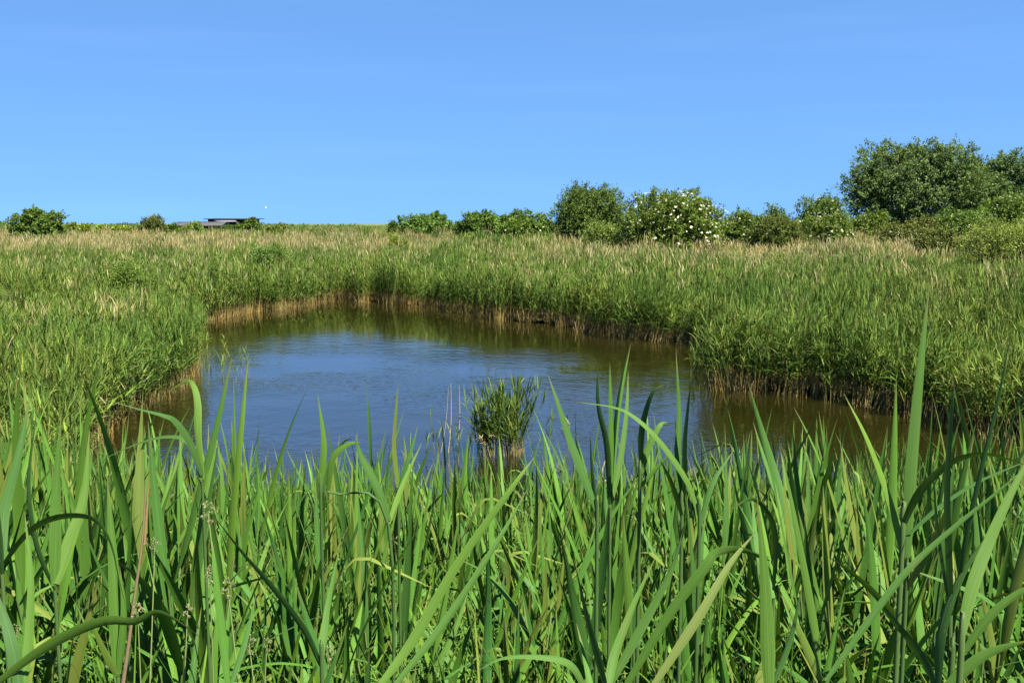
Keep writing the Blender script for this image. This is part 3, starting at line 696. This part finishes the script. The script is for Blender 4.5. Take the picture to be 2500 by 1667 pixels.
gull('tiny white gull flying above the marsh right of the hide', 649, 507, 150, 0.42, 0.5, 0.5, [(0.85, 0.85, 0.85), (0.82, 0.82, 0.84), (0.6, 0.6, 0.6)])
gull('tiny pale bird in the sky right of the large elder', 1757, 465, 95, 0.24, 1.2, -0.5, [(0.8, 0.8, 0.8), (0.35, 0.35, 0.36), (0.08, 0.08, 0.08)])

# ------------------------------------------------------------------ reeds of the near bank
def near_col():
    g = GREENS[rng.integers(len(GREENS))] * rng.uniform(0.85, 1.2)
    if rng.random() < 0.015: return np.array((0.17, 0.135, 0.06)) * rng.uniform(0.7, 1.2)
    if rng.random() < 0.08: g = np.array((0.085, 0.115, 0.017)) * rng.uniform(0.85, 1.1)
    return g
def near_reed(h):
    """parts of one reed: [('stem', acc), ('leaf', acc), ...]; h is the height of the stem without the top blades"""
    parts = []
    az = rng.uniform(0, 2 * math.pi); n = 9
    P = stem_path(h, h * rng.uniform(0.01, 0.13), rng.uniform(0, 6.3), n)
    a = Acc(); V, Q = tube(P, np.linspace(0.0046, 0.0028, n), 5)
    sc = np.array((0.058, 0.10, 0.023)) * rng.uniform(0.8, 1.25)
    tt = (V[:, 2] / h * 9) % 1.0
    K = np.where((tt < 0.12)[:, None], np.array((0.14, 0.155, 0.045)), sc); a.add(V, Q, K)
    parts.append(('stem', a))
    nl = rng.integers(10, 14)
    for k in range(nl):
        f = 0.34 + 0.64 * (k + rng.uniform(0, 0.5)) / nl
        i = min(int(f * (n - 1)), n - 2); b = P[i] + (P[i + 1] - P[i]) * (f * (n - 1) - i)
        top = k >= nl - 2
        la = az + (k % 2) * math.pi + rng.normal(0, 0.55)
        inc = rng.uniform(0.02, 0.40) if top else rng.uniform(0.36, 1.08)
        dr = rng.uniform(-0.1, 0.35) if top else (rng.uniform(0.6, 1.5) if rng.random() < 0.2 else rng.uniform(-0.15, 0.45))
        kink = None
        if rng.random() < (0.05 if top else 0.12): kink = (rng.uniform(0.45, 0.75), rng.uniform(0.7, 1.7))
        L = rng.uniform(0.36, 0.62) if top else rng.uniform(0.28, 0.52)
        V, Q, U = leaf(b, la, inc, L, rng.uniform(0.015, 0.029), dr, rng.normal(0, 0.9), 10, 3, 0.16, kink, rng.normal(0, 0.12))
        U[:, 2] = rng.random(); U[:, 0] += 0; a = Acc()
        a.add(V, Q, near_col(), U); parts.append(('leaf', a))
    return parts
NV = 26
variants = [near_reed(rng.uniform(1.02, 1.2)) for _ in range(NV)]
var_mesh = [[(nm, a.mesh('reed_' + nm, M_NEAR)) for nm, a in v] for v in variants]
def joined(v):
    j = Acc()
    for nm, a in v:
        for V, Q, K, U in zip(a.V, a.Q, a.K, a.U): j.add(V, Q, K, U)
    return j
COLN = proto_collection('reed_near', [joined(v) for v in variants], M_NEAR)
def bank_scale(x, y):
    """reeds stand taller at both sides of the view"""
    u = x / (0.466 * np.maximum(y, 0.5))
    return 0.865 + 0.08 * np.abs(u) ** 1.5 + 0.14 * (vnoise(x * 1.1 + 9, y * 1.1, 12) - 0.5)
# positions, nearest first
pts = jitter_points(-8, 8, 2.55, 11.5, 0.088, slope=0.52, pad=0.5)
pts = pts[rng.permutation(len(pts))]
dens = np.where(pts[:, 1] < 2.9, 0.55, np.where(pts[:, 1] < 6, 0.70, 0.55))
pts = pts[rng.random(len(pts)) < dens]
pts = pts[pond_sd(pts[:, 0], pts[:, 1]) > -0.8]
u = pts[:, 0] / (0.466 * pts[:, 1])
pts = pts[np.argsort(pts[:, 1])]
u = pts[:, 0] / (0.466 * pts[:, 1])
single = np.zeros(len(pts), bool); cand = np.where((np.abs(u) < 0.98) & (pts[:, 1] > 1.85))[0]
N_SINGLE = 215
single[cand[:N_SINGLE]] = True
zone_lab = [(-0.55, 'broad leaved green reed on the near bank in front of the left reed bed'), (-0.05, 'broad leaved green reed on the near bank left of the pond clump'),
            (0.45, 'broad leaved green reed on the near bank below the open water'), (9, 'broad leaved green reed on the near bank in front of the right reed bed')]
def put_reed(x, y, s, vi, rz, label, tilt=(0, 0), group='reeds of the near bank'):
    z = float(ground(x, y))
    e = empty('reed', (x, y, z)); e.rotation_euler = (tilt[0], tilt[1], rz); e.scale = (1, 1, s) if s < 1 else (s, s, s)
    for nm, me in var_mesh[vi]:
        o = bpy.data.objects.new(nm, me); C.objects.link(o); o.parent = e
    return tag(e, label, 'reed', group)
for (x, y), uu in zip(pts[single], u[single]):
    lb = next(l for lim, l in zone_lab if uu < lim)
    s = float(bank_scale(x, y)) * float(np.clip(rng.normal(0.95, 0.10), 0.7, 1.12))
    put_reed(x, y, s, int(rng.integers(NV)), rng.uniform(0, 6.28), lb, (rng.normal(0, 0.09), rng.normal(0.05, 0.11)))
rest = pts[~single]; n = len(rest)
zz = np.maximum(ground(rest[:, 0], rest[:, 1]), -0.3)
s = bank_scale(rest[:, 0], rest[:, 1]) * np.clip(rng.normal(0.96, 0.12, n), 0.65, 1.28)
yg = jitter_points(-6, 6, 1.5, 7.5, 0.12, slope=0.52, pad=0.4); ny = len(yg)      # shorter young shoots below
rest = np.vstack([rest, yg]); zz = np.r_[zz, ground(yg[:, 0], yg[:, 1])]; s = np.r_[s, rng.uniform(0.42, 0.74, ny)]; n += ny
o = scatter('reed_stand', np.column_stack([rest, zz]), np.stack([rng.normal(0, 0.10, n), rng.normal(0.0, 0.12, n), rng.uniform(0, 6.28, n)], 1), np.stack([np.ones(n), np.ones(n), s], 1), rng.integers(0, NV, n), COLN)
tag(o, 'thick stand of green reeds filling the near bank down to the water', 'reeds', kind='stuff')
# low grass and young shoots under the reeds
def grass_tuft(nb):
    a = Acc()
    for k in range(nb):
        b = np.array([rng.normal(0, 0.07), rng.normal(0, 0.07), 0])
        V, Q, U = leaf(b, rng.uniform(0, 6.28), rng.uniform(0.05, 0.4), rng.uniform(0.5, 1.05), rng.uniform(0.007, 0.015), rng.uniform(0.2, 1.7), rng.normal(0, 0.6), 6, 2)
        a.add(V, Q, near_col() * np.array([1.15, 1.05, 0.9]), U)
    return a
COLG = proto_collection('grass_tuft', [grass_tuft(26) for _ in range(8)], M_REED)
gp = jitter_points(-6, 6, 1.5, 8.5, 0.14, slope=0.52, pad=0.5); n = len(gp)
o = scatter('undergrowth', np.column_stack([gp, ground(gp[:, 0], gp[:, 1])]), np.stack([rng.normal(0, .1, n), rng.normal(0, .1, n), rng.uniform(0, 6.28, n)], 1), np.stack([rng.uniform(0.8, 1.25, n)] * 3, 1), rng.integers(0, 8, n), COLG)
tag(o, 'bright green grass tangled between the reed stems of the near bank', 'grass', kind='stuff')

# ------------------------------------------------------------------ the reeds one can tell apart in front
def spline(P, n):
    P = np.asarray(P, float); k = len(P)
    Q = np.vstack([2 * P[0] - P[1], P, 2 * P[-1] - P[-2]])
    out = []
    tt = np.linspace(0, k - 1 - 1e-6, n)
    for t in tt:
        i = int(t); f = t - i; a, b, c, d = Q[i:i + 4]
        out.append(0.5 * ((2 * b) + (c - a) * f + (2 * a - 5 * b + 4 * c - d) * f * f + (3 * b - 3 * c + d - a) * f ** 3))
    return np.array(out)
def hero(label, D, leaves, lean=0.0, tan=False, group='tall reeds standing out in front', stem=True, stem_col=None):
    """leaves: (points in the photograph from base to tip, width in photograph pixels, turn of the face in degrees, depth change to the tip, twist, colour)"""
    bases = []; built = []
    for lf in leaves:
        pts_, wpx, face, dd, tw = lf[:5]; colr = lf[5] if len(lf) > 5 else near_col()
        k = len(pts_)
        W3 = np.array([at_depth(px, py, D + dd * i / (k - 1)) for i, (px, py) in enumerate(pts_)])
        P = spline(W3, 22); T = norm(np.gradient(P, axis=0))
        view = norm(np.array([0, 0, EYE]) - P)
        side = norm(np.cross(view, T)); nrm = np.cross(T, side)
        t = np.linspace(0, 1, 22); an = R(face) + R(tw) * t
        S = side * np.cos(an)[:, None] + nrm * np.sin(an)[:, None]
        V, Q, U = ribbon(P, S, 0.72 * wpx * D / F * leaf_profile(t, 0.25, 0.5), 3, 0.14)
        U[:, 2] = rng.random(); a = Acc(); a.add(V, Q, colr, U)
        built.append(a); bases.append(W3[0])
    bases = sorted(bases, key=lambda b: b[2])
    lo, hi = bases[0], bases[-1]
    fx, fy = lo[0] + lean, lo[1] + 0.04
    gz = float(ground(fx, fy)); foot = np.array([fx, fy, gz])
    root = empty('reed', foot)
    if stem:
        chain = [foot, foot * 0.5 + lo * 0.5 + np.array([lean * -0.12, 0, 0])] + [b for i, b in enumerate(bases) if i == 0 or b[2] - bases[i - 1][2] > 0.015]
        P = spline(np.array(chain), 16)
        V, Q = tube(P, np.linspace(0.0052, 0.003, 16), 7)
        a = Acc(); a.add(V, Q, stem_col if stem_col is not None else np.array((0.054, 0.096, 0.023)))
        place(a, 'stem', M_NEAR, root, foot)
    for a in built: place(a, 'leaf', M_NEAR, root, foot)
    return tag(root, label, 'reed', group)
DKG = np.array((0.028, 0.072, 0.012)); LTG = np.array((0.052, 0.107, 0.012)); BLU = np.array((0.041, 0.095, 0.014)); YLG = np.array((0.075, 0.12, 0.016))  # DKG: darkness of unlit, shaded blades painted into the leaf colour
hero('reed with the tallest single upright blade at the right', 2.0, [([(2215, 1360), (2222, 1180), (2236, 1010), (2252, 850), (2268, 705)], 42, 8, 0.05, 12, BLU), ([(2213, 1400), (2180, 1250), (2120, 1080), (2060, 960)], 26, 20, 0.1, 20), ([(2212, 1440), (2290, 1300), (2330, 1190)], 30, -30, -0.1, 10)])
hero('reed with dark bundled blades crossing the right bank', 1.35, [([(2322, 1640), (2318, 1400), (2312, 1200), (2322, 1020), (2330, 930)], 46, -62, 0.05, 10, DKG), ([(2318, 1600), (2352, 1350), (2395, 1150), (2440, 960), (2470, 800)], 30, -55, 0.1, 10, DKG), ([(2320, 1500), (2290, 1300), (2275, 1120)], 34, -70, 0.1, 5, DKG)])
hero('reed with a ribbon leaf arching over to the right edge', 1.5, [([(2204, 1285), (2228, 1230), (2262, 1180), (2320, 1130), (2390, 1108), (2460, 1120), (2540, 1150)], 34, 25, -0.1, 40, LTG), ([(2203, 1320), (2290, 1240), (2390, 1175), (2520, 1120)], 24, -50, 0.1, 0, DKG)])
hero('reed with one long straight blade slanting up to the right edge', 1.3, [([(2015, 1662), (2110, 1530), (2211, 1397), (2320, 1295), (2430, 1205), (2530, 1120)], 28, 18, 0.1, 20, BLU)], lean=-0.02)
hero('reed with the broadest pale blade at the right edge', 1.2, [([(2345, 1560), (2375, 1430), (2420, 1310), (2480, 1180), (2560, 1040)], 46, 5, 0.1, 8, LTG), ([(2346, 1600), (2420, 1500), (2500, 1440), (2580, 1420)], 32, 15, 0.0, 10, LTG)])
hero('tall bundled reed rising over the water right of the pond clump', 2.2, [([(1489, 1235), (1497, 1110), (1512, 985), (1540, 838)], 24, 15, 0.05, 10), ([(1488, 1230), (1482, 1090), (1461, 990), (1459, 886)], 26, -40, 0.0, 10, DKG), ([(1491, 1220), (1500, 1060), (1512, 960), (1534, 850)], 22, -55, 0.05, 0, DKG), ([(1490, 1240), (1492, 1080), (1490, 960), (1489, 885)], 20, 20, 0, 10), ([(1490, 1235), (1515, 1120), (1530, 1000), (1534, 905)], 22, 10, 0.1, 20, BLU)])
hero('reed with a thin leaf arching left across the water', 2.1, [([(1705, 1255), (1676, 1173), (1608, 1075), (1548, 1018), (1497, 994), (1405, 981)], 24, 30, 0.05, 25, LTG), ([(1707, 1290), (1740, 1180), (1790, 1100)], 22, -30, 0.1, 10)])
hero('reed with the darkest pointed blade over the water', 2.2, [([(1668, 1225), (1671, 1150), (1672, 1075), (1680, 990), (1687, 930)], 40, -64, 0.0, 0, DKG), ([(1662, 1230), (1654, 1120), (1658, 1010), (1650, 850)], 26, 15, 0.05, 10, BLU), ([(1665, 1260), (1640, 1180), (1610, 1120)], 24, -40, -0.05, 0, DKG)])
hero('reed with a curved hooked leaf over the water', 2.3, [([(1564, 1140), (1566, 1060), (1578, 1000), (1596, 955), (1622, 938)], 32, -45, -0.05, -10, DKG), ([(1563, 1160), (1580, 1100), (1610, 1040), (1630, 1030)], 26, -20, 0.05, 20, LTG), ([(1562, 1190), (1610, 1135), (1650, 1100)], 22, 40, 0.05, 20)])
hero('reed with a straight blade leaning left right of the pond clump', 2.1, [([(1456, 1245), (1420, 1150), (1390, 1070), (1362, 985), (1338, 915)], 32, 20, 0.05, 15, BLU), ([(1458, 1280), (1446, 1150), (1440, 1050)], 20, -50, 0.05, 0, DKG)])
hero('reed with broken over blades at the left of the pond', 2.2, [([(494, 1160), (462, 1078), (428, 1030), (400, 1015), (344, 1000), (235, 970)], 30, 25, -0.1, 50, DKG), ([(496, 1170), (484, 1060), (483, 990), (474, 945), (455, 931), (402, 962)], 26, -30, 0.1, 60, LTG), ([(494, 1175), (462, 1085), (413, 1066), (333, 1084), (222, 1135)], 22, 40, 0.05, 30, DKG)])
hero('reed with one long dark blade slanting left at lower centre', 1.8, [([(786, 1630), (744, 1538), (664, 1431), (595, 1352), (515, 1250)], 34, -48, 0.05, -8, DKG), ([(786, 1600), (800, 1480), (830, 1330)], 26, 15, 0.1, 10)])
hero('reed with two long pale blades slanting right at lower centre', 1.55, [([(925, 1675), (1010, 1559), (1116, 1378), (1250, 1190), (1305, 1115)], 38, 10, 0.15, 10, LTG), ([(950, 1690), (1090, 1511), (1222, 1309), (1290, 1190)], 30, 20, 0.2, 15, BLU)])
hero('reed with the widest upright blade at lower left', 1.7, [([(287, 1645), (283, 1500), (274, 1340), (262, 1165)], 48, 6, 0.05, 6, LTG), ([(288, 1650), (302, 1500), (292, 1380)], 28, 20, 0.02, 10, LTG), ([(286, 1650), (250, 1580), (215, 1500)], 24, 0, -0.05, 20, YLG)])
hero('reed at the left edge with a leaf looping over the wide blade', 1.6, [([(8, 1378), (60, 1308), (120, 1268), (190, 1258), (240, 1275), (272, 1330), (292, 1420), (318, 1520)], 26, 20, -0.15, 60, LTG), ([(6, 1370), (10, 1250), (45, 1110), (75, 960)], 40, -10, 0.1, 10, BLU), ([(5, 1400), (0, 1300), (-10, 1200)], 34, -60, 0.0, 0, DKG)])
hero('reed with twin broad blades near the left edge', 1.75, [([(133, 1430), (135, 1300), (138, 1170), (150, 1000)], 42, 8, 0.05, 8, LTG), ([(137, 1425), (170, 1320), (205, 1210), (218, 1050)], 44, 2, 0.1, 6, LTG), ([(134, 1440), (90, 1330), (70, 1180), (92, 985)], 36, -64, 0.05, 10, DKG)])
hero('reed with a wavy leaf lying across the lower left', 1.4, [([(-10, 1668), (82, 1598), (165, 1549), (257, 1514), (330, 1516), (379, 1493), (429, 1512), (500, 1563)], 42, 20, 0.0, 35, LTG)], lean=-0.03)
hero('reed with a broad leaning blade in the lower left corner', 1.4, [([(50, 1690), (30, 1580), (8, 1500), (-30, 1400)], 46, 8, 0.05, 8, DKG), ([(52, 1700), (70, 1560), (75, 1400), (60, 1250)], 34, 15, 0.1, 10, LTG)])
hero('reed with a single narrow upright blade at lower left of centre', 1.6, [([(556, 1675), (543, 1550), (526, 1400), (518, 1320)], 30, 12, 0.05, 12), ([(557, 1690), (600, 1560), (625, 1450)], 24, -30, 0.1, 10)])
hero('reed with the dark upright blade at the bottom right of centre', 1.35, [([(1480, 1680), (1456, 1590), (1432, 1500), (1405, 1380)], 52, -60, 0.05, 0, DKG), ([(1482, 1690), (1500, 1600), (1545, 1480), (1600, 1360)], 36, 18, 0.1, 8, LTG)])
hero('reed with the broad pale upright blade at lower right', 1.5, [([(1878, 1690), (1874, 1560), (1866, 1400), (1848, 1210)], 52, 4, 0.05, 6, LTG), ([(1880, 1690), (1930, 1560), (1960, 1420)], 28, -40, 0.1, 0, DKG)])
hero('reed with an olive blade slanting right at lower right', 1.45, [([(1590, 1680), (1702, 1511), (1781, 1378), (1845, 1298)], 36, 15, 0.1, 10, np.array((0.075, 0.105, 0.022)))])
hero('reed with a blade that curls over to a thread like tip', 1.5, [([(1524, 1680), (1633, 1500), (1718, 1389), (1750, 1348), (1808, 1341), (1860, 1360), (1880, 1358)], 40, 10, 0.05, 40, LTG)])
hero('reed with a rolled dark tipped blade left of the curling one', 1.5, [([(1484, 1680), (1569, 1527), (1638, 1394), (1668, 1292)], 34, 5, 0.05, -55, BLU)])
hero('reed with a dark leaf hooked over at the middle right', 1.8, [([(1888, 1440), (1894, 1330), (1880, 1262), (1838, 1218), (1778, 1246)], 26, -50, -0.05, 30, DKG), ([(1889, 1460), (1850, 1340), (1835, 1200)], 26, 15, 0.1, 10)])
hero('reed with a slim pale blade at lower right', 1.6, [([(2000, 1655), (1985, 1511), (1941, 1272), (1910, 1110)], 30, 12, 0.05, 15, LTG), ([(2001, 1660), (1960, 1560), (1905, 1440)], 30, 5, 0, 10, YLG)])
hero('reed with a leaf drooping along the bottom edge', 1.3, [([(1432, 1690), (1395, 1625), (1330, 1605), (1230, 1606), (1160, 1640)], 32, 30, -0.05, 30, BLU)])
hero('reed with broad shaded blades in the lower right corner', 1.3, [([(2290, 1680), (2300, 1540), (2350, 1400), (2440, 1270)], 60, -55, 0.1, 0, DKG), ([(2292, 1690), (2250, 1600), (2170, 1500), (2120, 1430)], 44, -50, 0.1, 0, DKG), ([(2296, 1690), (2400, 1600), (2520, 1560)], 44, 20, 0.0, 10, LTG)])
hero('reed with a blade standing clear against the blue water at centre left', 2.6, [([(782, 1190), (790, 1110), (788, 1050), (775, 960)], 22, -10, 0.0, 30), ([(783, 1210), (812, 1120), (838, 1080), (860, 1070)], 22, 30, 0.05, 40, DKG)])
hero('reed with paired drooping leaves over the water left of the clump', 2.4, [([(800, 1200), (812, 1120), (850, 1085), (880, 1080)], 24, -30, 0.0, 30, LTG), ([(950, 1270), (920, 1190), (880, 1110), (868, 1060)], 30, 10, 0.0, 20, BLU), ([(948, 1280), (985, 1180), (1030, 1080)], 20, 10, 0.1, 10)])
hero('reed with a slim blade pointing up left of the pond clump', 2.6, [([(970, 1190), (962, 1090), (968, 990), (972, 935)], 16, 20, 0, 30), ([(972, 1200), (1000, 1110), (1020, 1040)], 18, -30, 0.05, 10)])
# dead stalk
root = empty('dead_stalk', (0, 0, 0)); D = 1.9
P = spline(np.array([at_depth(x_, y_, D) for x_, y_ in ((300, 1667), (312, 1588), (330, 1447), (346, 1335), (353, 1240), (356, 1170))]), 14)
foot = np.array([P[0][0] - 0.01, D, float(ground(P[0][0], D))]); P = np.vstack([foot, P]); root.location = foot
V, Q = tube(P, np.r_[0.0042, np.linspace(0.0040, 0.0009, 14)], 7); a = Acc(); a.add(V, Q, (0.165, 0.12, 0.06)); place(a, 'stem', M_NEAR, root, foot)
P2 = P[-6:] + np.array([0.006, -0.004, 0]); V, Q, U = ribbon(P2, np.tile(np.array([1.0, 0.2, 0]), (6, 1)), np.linspace(0.004, 0.001, 6), 3); a = Acc(); a.add(V, Q, (0.2, 0.13, 0.06), U); place(a, 'sheath', M_NEAR, root, foot)
tag(root, 'brown dead reed stalk among green blades at lower left', 'stalk')
# seeding grass heads
def seed_grass(label, px, py, D, size, lean):
    top = at_depth(px, py, D); gz = float(ground(top[0] + lean, D)); foot = np.array([top[0] + lean, D + 0.02, gz])
    root = empty('seeding_grass', foot)
    P = spline(np.array([foot, foot * 0.4 + top * 0.6 + np.array([lean * 0.2, 0, 0]), top]), 8)
    a = Acc(); V, Q = tube(P, np.linspace(0.0022, 0.001, 8), 4); a.add(V, Q, (0.16, 0.20, 0.07)); place(a, 'stem', M_NEAR, root, foot)
    a = Acc()
    for b, (off, rr) in enumerate((((0, 0, 0.5), 1.0), ((0.35, 0.1, 0.1), 0.8), ((-0.25, -0.1, -0.35), 0.9), ((0.12, 0, -0.9), 0.6))):
        c0 = top + np.array(off) * size
        for k in range(26):
            q = rng.normal(0, 1, 3); q = q / np.linalg.norm(q) * size * 0.32 * rr * rng.uniform(0.4, 1)
            b_ = c0 + q; d_ = norm(q + np.array([0, 0, size * 0.3])); s_ = norm(np.cross(d_, rng.normal(0, 1, 3))); L = size * 0.22
            a.add([b_, b_ + d_ * L * .5 + s_ * L * .3, b_ + d_ * L, b_ + d_ * L * .5 - s_ * L * .3], [(0, 1, 2, 3)], np.array((0.22, 0.22, 0.10)) * rng.uniform(0.75, 1.25))
    place(a, 'seed_head', M_FLOWER, root, foot)
    tag(root, label, 'grass', 'seeding grasses in the near reeds', 'thing')
for k, (px, py, lb) in enumerate([(378, 1330, 'cream seeding grass head right of the brown dead stalk'), (512, 1402, 'pale yellow grass head left of the lower centre'), (556, 1434, 'cream grass head lying sideways at lower left'),
        (458, 1490, 'yellowish grass head beside the wavy leaf'), (336, 1492, 'small grass head at the foot of the brown stalk'), (608, 1570, 'cream grass head near the bottom left of centre'),
        (652, 1572, 'grass head just right of another near the bottom'), (800, 1592, 'pale grass head near the foot of the long dark blade'), (508, 1250, 'greenish grass head high among the left blades'), (36, 1540, 'green grass head close to the left edge')]):
    seed_grass(lb, px, py, 1.75 + 0.05 * (k % 4), 0.014 + 0.003 * (k % 3), 0.06 * ((k % 3) - 1))

# ------------------------------------------------------------------ reeds standing in the pond
def thin_reed(h, nl, lw, dry=False, plume_=False, stemr=0.004):
    a = Acc(); P = stem_path(h, h * rng.uniform(0.03, 0.2), rng.uniform(0, 6.28), 7)
    V, Q = tube(P, np.linspace(stemr, stemr * 0.5, 7), 4)
    lo = SHEATH[rng.integers(3)]; K = np.where((V[:, 2] < 0.4 * h)[:, None], lo, dcol() if dry else gcol() * np.array([1.4, 1.2, 1])); a.add(V, Q, K)
    for k in range(nl):
        f = rng.uniform(0.4, 1.0); i = min(int(f * 6), 5); b = P[i] + (P[i + 1] - P[i]) * (f * 6 - i)
        V, Q, U = leaf(b, rng.uniform(0, 6.28), rng.uniform(0.1, 0.6), rng.uniform(0.2, 0.4), lw, rng.uniform(0.1, 1.2), rng.normal(0, .5), 5, 2); a.add(V, Q, dcol() if dry else gcol(), U)
    if plume_: plume(a, P[-1], rng.uniform(0, 6.28), 0.2, 16, 0.008, dcol() * np.array([1.05, 0.95, 0.9]))
    return a
thin_m = [thin_reed(rng.uniform(0.7, 1.0), 6, 0.020).mesh('thin_reed', M_REED) for _ in range(6)]
old_m = [thin_reed(rng.uniform(1.25, 1.5), 2, 0.014, True, True).mesh('old_reed', M_REED) for _ in range(4)]
def water_reed(name, me, px, py, s, label, group, cat='reed', D=None):
    p = on_plane(px, py) if D is None else at_depth(px, py, D)
    o = link(name, me, None, (p[0], p[1], -0.15 if D is None else float(ground(p[0], p[1])) - 0.02)); o.rotation_euler = (rng.normal(0, .06), rng.normal(0, .06), rng.uniform(0, 6.28)); o.scale = (s, s, s)
    return tag(o, label, cat, group)
for k in range(16):
    water_reed('reed', thin_m[k % 6], rng.uniform(505, 610), rng.uniform(850, 940), rng.uniform(0.6, 1.0), 'thin reed standing alone in the water off the left reed bed', 'thin reeds in the water at left')
for k in range(26):
    water_reed('reed', thin_m[k % 6], rng.uniform(1685, 1752), rng.uniform(885, 945), rng.uniform(0.65, 1.1), 'thin yellowish reed in the water beside the right reed bed', 'thin reeds in the water at right')
for k in range(18):
    water_reed('reed', thin_m[k % 6], rng.uniform(1010, 1150) if k < 12 else rng.uniform(1300, 1440), rng.uniform(1090, 1150), rng.uniform(0.6, 1.05), 'slender green reed in the water close to the pond clump', 'slender reeds around the pond clump')
for k in range(12):
    px = rng.uniform(1390, 1700)
    water_reed('dead_reed', old_m[k % 4], px, 1300, rng.uniform(0.9, 1.12), 'last year\'s tan reed with a nodding plume behind the near reeds', 'old plumed reeds right of the pond clump', 'reed', D=rng.uniform(9.7, 10.6))
for k in range(14):
    p = on_plane(rng.uniform(150, 430), rng.uniform(790, 880)); o = link('dead_reed', old_m[k % 4], None, (p[0], p[1], float(ground(p[0], p[1])) - 0.02)); q = rng.uniform(0.85, 1.0)
    o.scale = (q, q, q); o.rotation_euler = (rng.normal(0, .06), rng.normal(0, .06), rng.uniform(0, 6.28))
    tag(o, 'old tan plumed reed sticking out of the left reed bed', 'reed', 'old plumed reeds in the left reed bed')
for (bx, by, tx, ty, lb) in ((1072, 1105, 1095, 943, 'pale dead stalk leaning right beside the pond clump, leftmost of three'), (1092, 1105, 1101, 935, 'upright pale dead stalk beside the pond clump, middle of three'), (1115, 1090, 1121, 940, 'thin bent dead stalk touching the left of the pond clump')):
    b = on_plane(bx, by); t_ = at_depth(tx, ty, b[1] + 0.1); b[2] = -0.15
    P = spline(np.array([b, b * 0.5 + t_ * 0.5 + np.array([0.03, 0, 0]), t_]), 8); V, Q = tube(P, np.linspace(0.007, 0.002, 8), 5); a = Acc(); a.add(V, Q, (0.34, 0.27, 0.16))
    o = link('dead_stalk', a.mesh('dead_stalk', M_REED)); o.data.transform(Matrix.Translation(-Vector(b))); o.location = b; tag(o, lb, 'stalk', 'dead stalks in the pond')
# the clump
cb = on_plane(1222, 1105); root = empty('reed_clump', (cb[0], cb[1], -0.1)); st, lv, od = Acc(), Acc(), Acc()
for k in range(150):
    r0, ph = 0.38 * math.sqrt(rng.random()), rng.uniform(0, 6.28); o_ = np.array([r0 * math.cos(ph), r0 * math.sin(ph), 0])
    h = rng.uniform(0.42, 1.02) * (1.08 if o_[0] > -0.05 else 0.9)
    az = ph * 0.5 + rng.normal(0, 0.9); P = stem_path(h, h * rng.uniform(0.05, 0.38) + 0.02, az, 6) + o_
    V, Q = tube(P, np.linspace(0.004, 0.002, 6), 4); st.add(V, Q, np.where((V[:, 2] < 0.3 * h)[:, None], SHEATH[rng.integers(3)], gcol()))
    for j in range(8):
        f = rng.uniform(0.35, 1.0) if j > 2 else 0.98; i = min(int(f * 5), 4); b = P[i] + (P[i + 1] - P[i]) * (f * 5 - i)
        V, Q, U = leaf(b, az + rng.normal(0, 0.9), rng.uniform(0.1, 0.45) if j < 3 else rng.uniform(0.3, 0.9), rng.uniform(0.18, 0.36), rng.uniform(0.015, 0.026), rng.uniform(0, 0.5) if j < 3 else rng.uniform(0.2, 1.2), rng.normal(0, .5), 5, 2)
        lv.add(V, Q, gcol(), U)
for px, py in ((1178, 1078), (1208, 1070), (1190, 1090)):
    t_ = at_depth(px, py, cb[1] - 0.35) - np.array([cb[0], cb[1], -0.1]); b = np.array([t_[0] + rng.normal(0, .05), t_[1], -0.1])
    P = spline(np.array([b, b * .5 + t_ * .5, t_]), 5); V, Q = tube(P, 0.004, 4); od.add(V, Q, (0.30, 0.23, 0.12)); plume(od, t_, rng.uniform(2.5, 4), 0.17, 12, 0.009, np.array((0.38, 0.31, 0.18)))
link('stems', st.mesh('stems', M_REED), root); link('leaves', lv.mesh('leaves', M_REED), root); link('old_plumes', od.mesh('old_plumes', M_REED), root)
tag(root, 'isolated bushy clump of reeds standing in the middle of the pond', 'reed clump')
print('instances', n_inst, 'near', len(pts))
